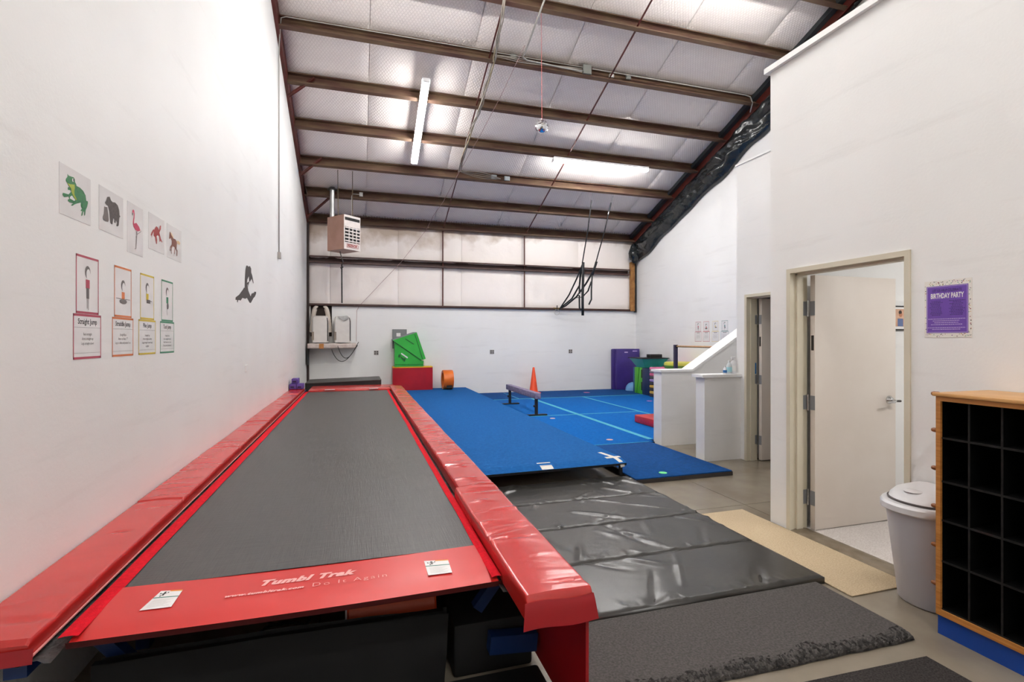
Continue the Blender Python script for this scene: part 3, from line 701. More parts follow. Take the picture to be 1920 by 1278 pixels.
MB().grid(lambda u, v: (1.25 + 1.36 * u, .95 + (.845 - .05 * u) * v, .009 + .002 * noise.noise((u * 60, v * 40, 0))), 60, 40).build('pile', RUG, dm)
MB().box(1.25, 2.61, .95, 1.745, .001, .007).build('backing', BLK, dm)
tm = rbox('entrance_mat', TANM, None, 2.80, 3.29, 2.283, 3.735, .001, .009, r=.003); tag(tm, 'thin tan carpet mat in front of the open door', 'mat')

# ------------------------------------------------------------------ blue spring floor
CZ = .055
def roll(name, m, a, label, grp='carpeted foam floor sections'):
    t = thing(name, ((a[0] + a[1]) / 2, (a[2] + a[3]) / 2, 0), label, 'floor mat', grp)
    MB().box(a[0], a[1], a[2], a[3], .001, CZ - .012).build('foam_base', mat('charcoal_foam', '#3b3634', .9), t)
    rbox('carpet', m, t, a[0] + .004, a[1] - .004, a[2] + .004, a[3] - .004, CZ - .014, CZ, r=.005); return t
g = .002
roll('carpet_roll', BLUED, (2.80, 4.03, 4.72, 6.39), 'dark blue carpeted foam strip nearest the doorways')
roll('carpet_roll', BLUEL, (.86, 4.10, 6.39 + g, 11.88), 'bright blue carpeted foam section under the low balance beam')
roll('carpet_roll', BLUEL, (4.10 + g, 5.48, 6.53, 11.88), 'bright blue carpeted foam section behind the half wall with the red mat')
roll('carpet_roll', BLUEL, (5.48 + g, XR - .01, 6.53, 11.88), 'bright blue carpeted foam section along the far right wall')
roll('carpet_roll', BLUED, (.86, XR - .01, 11.88 + g, YB - .01), 'dark blue carpeted foam strip against the back wall')
def strip(a, label): 
    o = MB().box(a[0], a[1], a[2], a[3], CZ + .0005, CZ + .0025).build('floor_tape', TEAL); tag(o, label, 'floor tape', 'teal lines on the blue floor'); return o
strip((2.82, 7.9, 11.845, 11.90), 'teal tape line crossing the blue floor nearest the back wall')
strip((4.08, 4.17, 6.55, 11.84), 'wide teal tape line running away beside the half wall')
strip((5.47, 5.53, 6.55, 11.84), 'teal tape line running away behind the red mat')
strip((2.82, 4.075, 9.10, 9.145), 'short teal tape line by the near foot of the balance beam')
strip((4.175, 5.465, 9.10, 9.145), 'teal tape line crossing between the two lengthwise lines')
strip((3.05, 4.0, 6.385, 6.40), 'thin pale teal seam at the front of the bright blue floor')
strip((3.795, 3.815, 11.95, 13.3), 'faint thin line on the dark blue strip behind the beam')
for i, (u, v, c, s_, l) in enumerate(((1036, 784, '#e2b8b4', .05, 'pink floor dot beside the beam foot'), (1143, 824, '#d6a9a6', .05, 'pink floor dot near the front seam of the bright blue floor'),
                           (1100, 735.5, '#c0699a', .09, 'magenta floor dot near the back wall'), (1218, 751.5, '#b46fc0', .07, 'violet floor dot by the stacked mats'), (1243, 886, '#6fe08a', .045, 'green floor dot on the front blue strip'))):
    p = on(u, v, 'z', CZ); o = MB().lathe([(s_, .0005), (s_, .0025)], (p.x, p.y, CZ), 14).build('floor_dot', mat('dot_%d' % i, c, .7)); tag(o, l, 'floor marker', 'coloured dots on the blue floor')
# raised runner
rn = thing('raised_runner', (1.8, 9.1, 0), 'raised blue carpeted tumbling runner between the trampoline and the bright blue floor', 'tumbling runner')
def run(u, v):
    x = .90 + 1.88 * u; y = 4.83 + .05 * u + (13.46 - 4.83) * (v if v > .02 else v)
    drop = .035 * max(0, 1 - (y - 4.83 - .05 * u) / .16) ** 2
    return (x, y, .226 - drop)
MB().grid(run, 10, 120).build('carpet', BLUEC, rn, smooth='all')
MB().add([run(0, 0), run(1, 0), (2.78, 4.885, .165), (.90, 4.835, .165)], [(0, 1, 2, 3)]).build('front_lip', mat('dark_lip', '#16191d', .6), rn)
MB().box(.91, 2.775, 5.05, 13.44, .165, .205).build('foam_deck', mat('charcoal_foam', '#3b3634', .9), rn)
MB().box(.91, 2.775, 4.90, 5.06, .165, .185).build('front_deck', BLK, rn)
MB().add([run(1, j / 30) for j in range(31)] + [(2.78, 4.88 + (13.46 - 4.88) * j / 30, .16) for j in range(31)], [(j, j + 1, j + 32, j + 31) for j in range(30)]).build('side_edge', BLUEC, rn)
for y in (4.93, 7.8, 10.6, 13.2):
    for x in (1.2, 2.735):
        MB().tube([(x, y, .056), (x, y, .17)], .022, 8).build('support_leg', BLK, rn)
for y in (5.3,): MB().bar((.95, y, .10), (2.77, y, .10), .05, .06).build('cross_rail', BLK, rn)
MB().bar((2.735, 4.93, .085), (2.735, 13.2, .085), .03, .05).build('side_rail', BLK, rn)
TAPE = mat('white_cloth_tape', '#d9d5cb', .7)
def tape(a, b, w):
    a, b = Vector((*a, 0)), Vector((*b, 0)); d = (b - a).normalized(); n = Vector((-d.y, d.x, 0)) * w / 2
    def f(u, v):
        p = a.lerp(b, u) + n * (2 * v - 1); f0 = 4.835 + .05 * (p.x - .9) / 1.88; e = p.y - f0
        z = .2275 - .035 * max(0, 1 - max(e, 0) / .16) ** 2 + min(0, e) * 1.0
        return (p.x, max(p.y, f0 - .002), z)
    MB().grid(f, 14, 2).build('tape_patch', TAPE, rn)
tape((2.655, 5.28), (2.735, 4.84), .05); tape((2.60, 5.02), (2.78, 5.03), .055)
tape((1.80, 4.90), (1.93, 4.90), .075); tape((1.79, 5.0), (1.94, 5.0), .025)

# ------------------------------------------------------------------ right foreground: cubbies and bin
cb = thing('shoe_cubby', (3.08, 1.4, 0), 'oak-framed black shoe cubby on a blue base in the right foreground', 'cubby shelf')
cx0, cx1, cy1, cy0 = 2.88, 3.30, 1.88, .97; czt = 1.252
MB().box(cx0 + .01, cx1, cy0 + .004, cy1 - .004, .0005, .102).build('plinth', BLUEP, cb)
MB().box(cx0, cx1, cy1 - .022, cy1, .102, czt - .018).build('end_panel', OAK, cb)
MB().box(cx0, cx1, cy0, cy0 + .022, .102, czt - .018).build('end_panel', OAK, cb)
rbox('top_board', OAKT, cb, cx0 - .012, cx1, cy0 - .01, cy1 + .012, czt - .018, czt, r=.004)
MB().box(cx0, cx0 + .02, cy0 + .022, cy1 - .022, czt - .042, czt - .018).build('top_rail', OAK, cb)
MB().box(cx0, cx0 + .02, cy0 + .022, cy1 - .022, .102, .132).build('bottom_rail', OAK, cb)
CUB = mat('cubby_black', '#040404', .9, '#020202', 8, spec=.08)
CUBE_ = mat('cubby_edge_black', '#211f1e', .7, '#141312', 30, spec=.2)
MB().box(cx0 + .014, cx1 - .01, cy1 - .0225, cy1 - .0215, .132, czt - .02).build('end_liner', CUB, cb)
MB().box(cx0 + .014, cx1 - .01, cy0 + .02, cy1 - .02, czt - .0195, czt - .0185).build('top_liner', CUB, cb)
MB().box(cx1 - .01, cx1 - .002, cy0 + .022, cy1 - .022, .11, czt - .02).build('back_panel', CUB, cb)
zs = [.135, .382, .594, .795, 1.02]
yd = [1.737 - .1345 * k for k in range(6)]
for z in zs:
    o = MB().box(cx0 + .012, cx1 - .01, cy0 + .022, cy1 - .022, z - .006, z + .004).build('shelf', CUB, cb)
    MB().box(cx0 + .010, cx0 + .0125, cy0 + .022, cy1 - .022, z - .006, z + .004).build('shelf_edge', CUBE_, o)
for y in yd:
    if y < cy0 + .03: continue
    o = MB().box(cx0 + .014, cx1 - .01, y - .004, y + .004, .14, czt - .042).build('divider', CUB, cb)
    MB().box(cx0 + .011, cx0 + .0142, y - .004, y + .004, .14, czt - .042).build('divider_edge', CUBE_, o)
PEG = mat('peg_wood', '#8a4f22', .4)
for z in (1.243, 1.052, .852, .652, .449, .247):
    MB().lathe([(.010, 0), (.012, .004), (.012, .026), (.009, .036), (.003, .040)], (cx0 + .028, cy1, z), 12, 'y').build('coat_peg', PEG, cb, smooth=True)

bn = thing('trash_bin', (3.13, 2.10, 0), 'white plastic swing-lid trash bin standing between the cubby and the doorway', 'trash bin')
def dsh(hw, xf, xb, yc=2.105, n=28):
    """D-shaped plan: flat back at xb, bowed front at xf"""
    pts = [(xb, yc - hw), (xb, yc + hw)]
    for k in range(n + 1):
        a = math.pi * k / n; s_ = math.cos(a); c_ = math.sin(a) ** .55
        pts.append((xb - .02 - (xb - .02 - xf) * c_, yc + hw * s_))
    return pts
def loft(mb, rings, cap=True):
    n = len(rings[0]); vs = [p for R in rings for p in R]
    fs = [(i * n + k, i * n + (k + 1) % n, (i + 1) * n + (k + 1) % n, (i + 1) * n + k) for i in range(len(rings) - 1) for k in range(n)]
    if cap: fs += [tuple(range(n - 1, -1, -1)), tuple((len(rings) - 1) * n + k for k in range(n))]
    return mb.add(vs, fs)
def ring(hw, xf, xb, z): return [(p[0], p[1], z) for p in dsh(hw, xf, xb)]
loft(MB(), [ring(.150, 3.05, 3.27, .002), ring(.155, 3.04, 3.275, .012), ring(.190, 2.955, 3.285, .555)]).build('body', BINP, bn, smooth=True)
loft(MB(), [ring(.203, 2.925, 3.295, .545), ring(.206, 2.918, 3.297, .552), ring(.206, 2.918, 3.297, .582), ring(.200, 2.930, 3.292, .594)]).build('rim', PLAST, bn, smooth=True)
loft(MB(), [ring(.180, 2.968, 3.28, .594), ring(.182, 2.962, 3.28, .606)]).build('lid_gap', mat('grey_brown_gap', '#5a5251', .6), bn)
lid = loft(MB(), [ring(.178, 2.972, 3.285, .604), ring(.176, 2.985, 3.285, .622), ring(.165, 3.03, 3.285, .645), ring(.13, 3.10, 3.285, .662), ring(.08, 3.18, 3.285, .668)]).build('lid', PLAST, bn, smooth=True)
MB().lathe([(.0, .0), (.045, .0), (.05, .004), (.04, .010), (.0, .013)], (3.07, 2.12, .648), 20).build('thumb_grip', PLAST, lid, smooth=True)

# bottles on the near half wall
def bottle(x, y, r, h, body, lab, label, spray):
    t = thing('spray_bottle' if spray else 'sanitizer_bottle', (x, y, 1.0855), label, 'bottle', 'bottles on the half wall cap')
    MB().lathe([(r * .9, 0), (r, .006), (r, h * .6), (r * .55, h * .78), (r * .32, h * .84), (r * .32, h * .9)], (x, y, 1.0855), 16).build('body', body, t, smooth=True)
    MB().lathe([(r * 1.01, h * .15), (r * 1.01, h * .5)], (x, y, 1.0855), 16, cap=False).build('wrap_label', lab, t, smooth=True)
    if spray:
        MB().bar((x - .03, y, 1.0855 + h * .96), (x + .03, y, 1.0855 + h * .98), .022, .025).build('trigger_head', PLAST, t)
        MB().bar((x - .015, y, 1.0855 + h * .95), (x - .028, y, 1.0855 + h * .8), .01, .008, up=(0, 1, 0)).build('trigger', PLAST, t)
    else:
        MB().lathe([(r * .4, h * .9), (r * .4, h)], (x, y, 1.0855), 12).build('cap', PLAST, t)
CLR = mat('clear_bottle', '#dfe6ea', .15, alpha=.75)
bottle(4.49, 5.40, .024, .10, PLAST, mat('blue_label', '#2f6ba8', .4), 'small white bottle with a blue label, leftmost on the half wall cap', False)
bottle(4.57, 5.42, .034, .17, CLR, mat('aqua_label', '#9fd0d8', .4), 'clear bottle with a pale aqua label, middle one on the half wall cap', False)
bottle(4.635, 5.42, .036, .21, PLAST, mat('white_label', '#e4e2e0', .4), 'tall white spray bottle against the set-back wall', True)

# party poster
pp = thing('party_poster', (XO - .002, 2.097, 1.53), 'purple birthday party poster with a confetti border on the office wall', 'poster')
PX = XO - .0015
MB().box(PX - .0005, XO - .0002, 1.972, 2.222, 1.54, 1.878).build('sheet', mat('cream_paper', '#e6e2da', .5), pp)
def wr_(a, dx, m, name, par=pp): return MB().add([(PX - dx, a[0], a[2]), (PX - dx, a[1], a[2]), (PX - dx, a[1], a[3]), (PX - dx, a[0], a[3])], [(0, 1, 2, 3)]).build(name, m, par)
VIO = mat('violet_print', '#6b46a8', .45); VIOD = mat('dark_violet_print', '#3a2366', .45); LIL = mat('lilac_print', '#cbb8e2', .45)
wr_((1.990, 2.210, 1.566, 1.846), .0010, VIO, 'violet_field')
for a in ((1.994, 2.206, 1.840, 1.842), (1.994, 2.206, 1.570, 1.572), (1.994, 1.996, 1.57, 1.842), (2.204, 2.206, 1.57, 1.842)): wr_(a, .0014, LIL, 'lilac_border')
R_ = (0, -1, 0); U_ = (0, 0, 1); PC = 2.10
text(MB(), 'party1', (PX - .0014, PC, 1.818), R_, U_, .86, 1.3).build('invitation_line', VIOD, pp)
text(MB(), 'party2', (PX - .0014, PC, 1.785), R_, U_, .70, 1.35).build('headline', PAPER, pp)
rnd = random.Random(3); mb = MB()
for col, (ya, yb) in enumerate(((2.195, 2.118), (2.088, 2.005))):
    for k in range(10):
        z = 1.754 - .0092 * k; w = rnd.uniform(.5, 1) * (ya - yb) / 2; c = (ya + yb) / 2
        y = c - w
        while y < c + w:
            l = rnd.uniform(.004, .011); mb.add([(PX - .0014, y, z), (PX - .0014, y + l, z), (PX - .0014, y + l, z + .0035), (PX - .0014, y, z + .0035)], [(0, 1, 2, 3)]); y += l + .0022
mb.build('small_print', VIOD, pp, kind='stuff')
mb = MB()
for k, z in enumerate((1.648, 1.637, 1.626, 1.615, 1.596, 1.586)):
    w = (.095, .065, .06, .08, .095, .07)[k]; y = PC - w
    while y < PC + w:
        l = rnd.uniform(.004, .011); mb.add([(PX - .0014, y, z), (PX - .0014, y + l, z), (PX - .0014, y + l, z + .0035), (PX - .0014, y, z + .0035)], [(0, 1, 2, 3)]); y += l + .0022
mb.build('small_print_white', LIL, pp, kind='stuff')
cols = [mat('confetti_%d' % i, c, .5) for i, c in enumerate(('#55392f', '#a34a48', '#4f8f6a', '#8a5aa0', '#c9a24a', '#7fae9a', '#3c3a44'))]
mbs = [MB() for _ in cols]
for k in range(110):
    while True:
        y, z = rnd.uniform(1.976, 2.218), rnd.uniform(1.544, 1.874)
        if not (1.987 < y < 2.213 and 1.563 < z < 1.849): break
    r = rnd.uniform(.0018, .0034)
    mbs[k % 7].add([(PX - .0009, y + r * math.cos(a * 1.0472), z + r * math.sin(a * 1.0472)) for a in range(6)], [tuple(range(6))])
for m_, c in zip(mbs, cols): m_.build('confetti_dots', c, pp, kind='stuff')

# framed photo inside the office
fp = thing('framed_photo', (4.85, 3.35, 1.6), 'framed photograph of smiling people hanging inside the office', 'framed photo')
def pk(u, v): return on(u, v, 'y', 3.345)
a, b = pk(1681, 573), pk(1681, 619); x0 = 4.55; x1 = x0 + .44; zt, zb = a.z, b.z
MB().box(x0, x1, 3.34, 3.36, zb, zt).build('frame', BLK, fp)
MB().box(x0 + .012, x1 - .012, 3.337, 3.341, zb + .012, zt - .012).build('mount', PAPER, fp)
ph = MB().box(x0 + .03, x1 - .03, 3.335, 3.338, zb + .035, zt - .03).build('print', mat('warm_photo', '#d9b59c', .4, '#c79a80', 12), fp)
for hx in (a.x + .035, a.x + .12):
    MB().lathe([(.0, 0), (.022, 0), (.0, -.001)], (hx, 3.3345, (zt + zb) / 2 + .03), 12, 'y').build('face', mat('skin_print', '#b97a5a', .5), ph)
    MB().lathe([(.0, 0), (.02, 0), (.0, -.001)], (hx - .004, 3.3343, (zt + zb) / 2 + .05), 12, 'y').build('hair', mat('hair_print', '#3a2a25', .5), ph)
    MB().box(hx - .035, hx + .03, 3.3335, 3.3345, zb + .036, (zt + zb) / 2 - .005).build('shirt', mat('shirt_print', '#5d6f9a', .5), ph)

# ------------------------------------------------------------------ papers on the left wall
WX = XL + .0012
def crop(x0, y0, s): return lambda pts: [(x0 + p[0] * s, y0 + p[1] * s) for p in pts]
def lw(pts, dx=.0008): return [Vector((WX + dx, *on(u, v, 'x', XL).yz)) for u, v in pts]
def art(par, name, pts, m, dx=.0008): return MB().flat(lw(pts, dx)).build(name, m, par)
def sheet(name, y0, y1, z0, z1, m, label, cat, group):
    t = thing(name, (XL + .0006, (y0 + y1) / 2, z0), label, cat, group)
    MB().box(XL + .0004, WX, y0, y1, z0, z1).build('sheet', m, t); return t
gA = 'animal pictures on the left wall'
sh = [sheet('animal_picture', *a, PAPERL, l, 'picture', gA) for a, l in (
    ((2.621, 2.884, 2.068, 2.287), 'laminated picture of a green frog, leftmost animal picture'),
    ((2.965, 3.232, 2.072, 2.290), 'laminated picture of a black bear with a cub'),
    ((3.284, 3.494, 2.014, 2.294), 'upright laminated picture of a pink flamingo'),
    ((3.577, 3.836, 2.083, 2.304), 'laminated picture of a red crab'),
    ((3.886, 4.170, 2.078, 2.303), 'laminated picture of a brown horse, rightmost animal picture'))]
fr = crop(100, 295, .10178)
FG = mat('frog_green', '#1d7a3c', .5, '#17663a', 60); FY = mat('frog_belly', '#9fb02c', .5)
art(sh[0], 'frog_body', fr([(250, 300), (275, 335), (330, 355), (365, 365), (385, 400), (390, 450), (410, 490), (420, 525), (480, 555), (545, 620), (585, 700), (598, 800), (625, 805), (630, 840), (610, 920), (590, 960), (575, 1065), (560, 1070), (558, 1010), (545, 990), (525, 1070), (505, 1075), (512, 1030), (525, 985), (492, 985), (498, 965), (520, 945), (500, 900), (498, 830), (430, 845), (380, 865), (345, 890), (320, 885), (330, 862), (360, 845), (290, 825), (258, 800), (262, 770), (285, 770), (270, 720), (190, 730), (160, 690), (165, 650), (190, 655), (270, 680), (320, 630), (300, 600), (262, 595), (255, 580), (262, 545), (285, 545), (305, 575), (280, 510), (245, 465), (222, 430), (225, 390), (250, 355)]), FG)
art(sh[0], 'frog_belly', fr([(243, 468), (300, 492), (380, 500), (385, 560), (375, 620), (380, 690), (425, 775), (405, 790), (355, 710), (325, 640), (315, 570), (275, 520)]), FY, .0012)
art(sh[0], 'frog_hind_gap', fr([(300, 720), (330, 700), (360, 740), (395, 785), (370, 800), (330, 775), (290, 755)]), PAPERL, .0013)
art(sh[0], 'frog_eye', fr([(338, 390), (352, 385), (366, 420), (356, 450), (340, 440)]), PAPER, .0013)
art(sh[0], 'frog_pupil', fr([(352, 395), (372, 400), (375, 430), (360, 445), (352, 425)]), INK, .0015)
cr_ = crop(180, 340, .12126)
BEAR = mat('bear_black', '#3d3533', .6, '#544a47', 70)
art(sh[1], 'bear_mother', cr_([(165, 240), (205, 235), (225, 290), (250, 320), (290, 325), (330, 370), (352, 440), (358, 520), (370, 545), (355, 560), (345, 680), (325, 695), (308, 685), (318, 640), (300, 600), (298, 640), (275, 635), (278, 600), (265, 565), (255, 600), (250, 660), (230, 660), (215, 640), (205, 560), (198, 470), (180, 380), (150, 355), (133, 325), (150, 295)]), BEAR)
art(sh[1], 'bear_cub', cr_([(122, 382), (140, 395), (168, 395), (172, 430), (185, 520), (190, 600), (180, 625), (140, 615), (105, 595), (98, 545), (115, 500), (120, 440)]), mat('cub_grey', '#6d6461', .6), .0010)
FLM = mat('flamingo_pink', '#c93f60', .55)
art(sh[2], 'flamingo_body', cr_([(560, 440), (575, 436), (585, 450), (592, 500), (590, 560), (583, 610), (583, 650), (600, 645), (618, 640), (632, 660), (660, 700), (680, 755), (670, 765), (635, 770), (600, 745), (575, 700), (565, 650), (568, 600), (575, 560), (578, 500), (570, 470), (562, 490), (553, 480)]), FLM)
art(sh[2], 'flamingo_beak', cr_([(553, 485), (566, 490), (560, 525), (552, 520)]), INK, .0011)
art(sh[2], 'flamingo_legs', cr_([(618, 770), (630, 770), (632, 810), (688, 768), (680, 755), (694, 765), (690, 780), (630, 825), (622, 950), (616, 1040), (592, 1045), (590, 1038), (608, 1030), (616, 870), (610, 855), (620, 840)]), mat('leg_grey', '#8a7f80', .6), .0009)
CRB = mat('crab_red', '#a53a38', .55)
art(sh[3], 'crab', cr_([(905, 720), (925, 690), (950, 710), (970, 755), (975, 730), (985, 680), (1000, 685), (998, 740), (975, 790), (985, 830), (1000, 890), (1022, 935), (1015, 945), (995, 915), (980, 935), (975, 900), (970, 850), (945, 830), (930, 850), (940, 900), (938, 965), (925, 965), (915, 910), (908, 860), (885, 840), (885, 770), (862, 830), (858, 870), (852, 830), (838, 835), (850, 790), (880, 740), (898, 745)]), CRB)
HRS = mat('horse_brown', '#7e4a3a', .55)
art(sh[4], 'horse', cr_([(1135, 775), (1145, 780), (1155, 820), (1190, 880), (1225, 895), (1245, 940), (1245, 1000), (1240, 1040), (1255, 1070), (1252, 1150), (1240, 1155), (1242, 1085), (1228, 1040), (1218, 1070), (1212, 1125), (1203, 1120), (1212, 1020), (1180, 1000), (1165, 1040), (1162, 1090), (1168, 1115), (1158, 1115), (1152, 1060), (1160, 1010), (1148, 1030), (1145, 1075), (1136, 1070), (1140, 1010), (1165, 975), (1165, 920), (1148, 870), (1138, 890), (1125, 880), (1130, 820)]), HRS)
art(sh[4], 'mane_and_tail', cr_([(1150, 785), (1165, 800), (1195, 870), (1188, 878), (1156, 820)]), mat('straw', '#dcbf95', .6), .0011)
art(sh[4], 'tail', cr_([(1243, 920), (1270, 915), (1300, 955), (1280, 985), (1262, 960), (1248, 965)]), MATS['straw'], .0011)

def wset(P, keys, wallx, nx, right, group, tone, small):
    """two-sheet jump cards: a drawing above, its words below; P = list of (y centre, colour)"""
    up = Vector((0, 0, 1)); right = Vector(right); nrm = Vector((nx, 0, 0))
    out = []
    for i, ((yc, colr, nm), key) in enumerate(zip(P, keys)):
        cm = mat('card_%s%s' % (nm, tone), colr, .5)
        def q(mb, c, w, h, dx, ox=0, oz=0):
            o_ = Vector((wallx, yc, 0)) + right * ox + up * (c + oz) + nrm * dx
            return mb.add([o_ - right * w / 2 - up * h / 2, o_ + right * w / 2 - up * h / 2, o_ + right * w / 2 + up * h / 2, o_ - right * w / 2 + up * h / 2], [(0, 1, 2, 3)])
        for kind, w, z0, z1 in (('picture', .208, 1.648 if not small else 1.715, 1.918 if not small else 1.955), ('words', .256, 1.438 if not small else 1.472, 1.646 if not small else 1.712)):
            c = (z0 + z1) / 2; h = z1 - z0
            lab = '%s-bordered card with the %s of the %s jump, %s' % (nm, 'drawing' if kind == 'picture' else 'words', key, 'on the near left wall' if not small else 'on the far right wall')
            t = thing('jump_card', (wallx + nx * .0006, yc, z0), lab, 'card', group)
            o_ = Vector((wallx, yc, 0))
            MB().box(min(wallx + nx * .0003, wallx + nx * .001), max(wallx + nx * .0003, wallx + nx * .001), yc - w / 2, yc + w / 2, z0, z1).build('sheet', PAPERL, t)
            bw = .007 if not small else .006
            bd = MB()
            q(bd, c, w, bw * 1.5, .0014, 0, h / 2 - bw * .75); q(bd, c, w, bw * 1.5, .0014, 0, -h / 2 + bw * .75); q(bd, c, bw, h, .0014, -w / 2 + bw / 2, 0); q(bd, c, bw, h, .0014, w / 2 - bw / 2, 0)
            bd.build('border', cm, t)
            if kind == 'words':
                if not small:
                    text(MB(), key, Vector((wallx, yc, z1 - .035)) + nrm * .0014, right, up, .9, 1.0).build('title', INK, t)
                    q(MB(), z1 - .062, w * .93, .0012, .0014).build('rule', INKG, t); q(MB(), z0 + .028, w * .93, .0012, .0014).build('rule', INKG, t)
                    k = 0
                    while (key, k) in TXT:
                        text(MB(), (key, k), Vector((wallx, yc, z1 - .093 - .0215 * k)) + nrm * .0014, right, up, .82, 1.0).build('text_line', INKG, t); k += 1
                else:
                    tl = MB(); q(tl, z1 - .03, .12, .012, .0014); tl.build('title', INKG, t)
                    tl = MB()
                    for k in range(4): q(tl, z1 - .08 - .024 * k, .16 - .03 * (k % 2), .006, .0014)
                    tl.build('text_lines', mat('pale_grey_print', '#a9a4a2', .6), t)
            else:
                def ell(mb, ox, oz, a, b, dx=.0014, n=14):
                    o_ = Vector((wallx, yc, 0)) + right * ox + up * (c + oz) + nrm * dx
                    return mb.add([o_ + right * a * math.cos(2 * math.pi * k / n) + up * b * math.sin(2 * math.pi * k / n) for k in range(n)], [tuple(range(n))])
                s_ = 1 if not small else .9
                hz = {'straight': .055, 'straddle': .03, 'pike': .05, 'tuck': .055}[key] * s_
                ell(MB(), 0, hz + .006, .026, .030).build('drawn_hair', INKG, t)
                ell(MB(), .006, hz - .004, .019, .026, .0017).build('drawn_face', PAPERL, t)
                q(MB(), c, .036, .042, .0014, 0, hz - .05).build('drawn_shirt', mat('shirt_%s%s' % (nm, tone), colr, .6), t)
                lg = MB()
                if key == 'straight': q(lg, c, .026, .05, .0016, 0, hz - .093); q(lg, c, .004, .05, .0016, -.006, hz - .14); q(lg, c, .004, .055, .0016, .006, hz - .143)
                elif key == 'straddle': ell(lg, 0, hz - .08, .045, .014, .0016); q(lg, c, .06, .003, .0016, -.055, hz - .066); q(lg, c, .06, .003, .0016, .055, hz - .066)
                elif key == 'pike': q(lg, c, .055, .022, .0016, .015, hz - .076); q(lg, c, .03, .004, .0016, .055, hz - .072)
                else: ell(lg, .006, hz - .088, .018, .022, .0016); q(lg, c, .004, .05, .0016, -.006, hz - .125)
                lg.build('drawn_legs', INKG, t)
    return out
keys = ('straight', 'straddle', 'pike', 'tuck')
wset([(2.857, '#b4495c', 'red'), (3.232, '#d77a45', 'orange'), (3.56, '#d8bd3c', 'yellow'), (3.893, '#3f8a66', 'green')], keys, XL, 1, (0, 1, 0), 'jump cards on the left wall', '', False)
wset([(10.57, '#b86672', 'pink'), (10.27, '#c96a6a', 'coral'), (9.945, '#dcc98a', 'pale yellow'), (9.63, '#5f8a86', 'teal')], keys, XR, -1, (0, -1, 0), 'jump cards on the far right wall', '_far', True)

# black wall decal
dc = crop(430, 480, .07821)
o = MB().flat(lw(dc([(418, 218), (450, 248), (475, 248), (492, 232), (520, 300), (522, 390), (548, 470), (578, 640), (570, 660), (532, 540), (490, 618), (470, 600), (466, 478), (430, 560), (420, 640), (452, 610), (478, 625), (462, 668), (450, 740), (444, 680), (432, 680), (450, 820), (508, 965), (528, 900), (560, 885), (588, 880), (595, 850), (625, 855), (640, 850), (638, 900), (610, 970), (572, 1010), (520, 1110), (495, 1125), (475, 1105), (420, 1000), (378, 1022), (310, 1000), (268, 1065), (225, 1050), (205, 1060), (200, 1105), (182, 1105), (180, 1050), (142, 1045), (148, 985), (230, 925), (330, 790), (348, 755), (365, 760), (368, 560), (382, 340), (400, 240)]), .0003)).build('wall_decal', mat('decal_black', '#3a3432', .55)); tag(o, 'black animal silhouette decal stuck on the left wall', 'wall decal')
bo = MB().box(XL, XL + .012, 6.31, 6.41, 1.165, 1.235).build('blank_cover', WALL); tag(bo, 'white blank cover plate on the left wall above the trampoline', 'cover plate')

# ------------------------------------------------------------------ back of the hall
def onb(u, v, y): return on(u, v, 'y', y)
# balance beam
bb = thing('balance_beam', (3.28, 10.1, CZ), 'low lilac suede balance beam on two black stands', 'balance beam')
rbox('beam', mat('lilac_suede', '#6f6583', .9, '#8b8298', 18), bb, 3.225, 3.345, 9.10, 11.10, .385, .50, r=.012)
for y in (9.20, 10.98):
    st = MB().bar((3.285, y, CZ + .02), (3.285, y, .385), .05, .05, up=(0, 1, 0)).build('post', BLK, bb)
    MB().bar((3.08, y, CZ + .014), (3.50, y, CZ + .014), .07, .024).build('foot', BLK, bb)
    MB().lathe([(.014, 0), (.02, -.012), (.02, -.03)], (3.26, y, .24), 10, 'x').build('knob', BLK, st)
cn = thing('traffic_cone', (4.60, 13.1, CZ), 'orange plastic cone standing behind the balance beam', 'cone')
MB().lathe([(.125, .02), (.115, .04), (.028, .69), (.02, .705)], (4.60, 13.1, CZ), 24).build('cone_body', mat('cone_orange', '#ee4a18', .45), cn, smooth=True)
rbox('base', mat('cone_orange', '#ee4a18', .45), cn, 4.44, 4.76, 12.94, 13.26, CZ + .0005, CZ + .024, r=.01)

# red block with the folding wedge on it
rb = thing('foam_block', (1.33, 13.27, .226), 'red vinyl block with a yellow top at the end of the blue runner', 'foam block')
def rbf(p): return .03 * math.sin(math.pi * p)
fpts = [(.83 + 1.01 * k / 12, 13.12 - rbf(k / 12)) for k in range(13)] + [(1.84, 13.46), (.83, 13.46)]
MB().prism(fpts, XY, .2265, .80).build('cover', mat('crimson_vinyl', '#b00d22', .35, '#9d0a1d', 3), rb, smooth=True)
MB().prism(fpts, XY, .80, .828).build('yellow_top', YELLOW, rb)
fw = thing('folding_wedge', (1.2, 13.2, .83), 'green folding wedge mat stacked on the red block', 'wedge mat')
f3 = lambda pts, y: [(onb(u, v, y).x, onb(u, v, y).z) for u, v in pts]
c7 = crop(720, 600, .10955)
lo_ = f3(c7([(185, 370), (640, 690), (680, 700), (672, 790), (185, 800)]), 13.1); lo_ = [(p[0], max(p[1], .8295)) for p in lo_]
MB().prism(lo_, XZ, 13.1, 13.42).build('lower_wedge', GREEN, fw)
MB().prism(f3(c7([(150, 345), (560, 210), (715, 660), (640, 685), (185, 365)]), 13.1), XZ, 13.09, 13.42).build('upper_wedge', GREEN, fw)
MB().prism(f3(c7([(138, 330), (500, 205), (560, 205), (560, 216), (150, 350)]), 13.1), XZ, 13.105, 13.42).build('grey_underside', GREYM, fw)
SEAM = mat('dark_green_seam', '#14602a', .6)
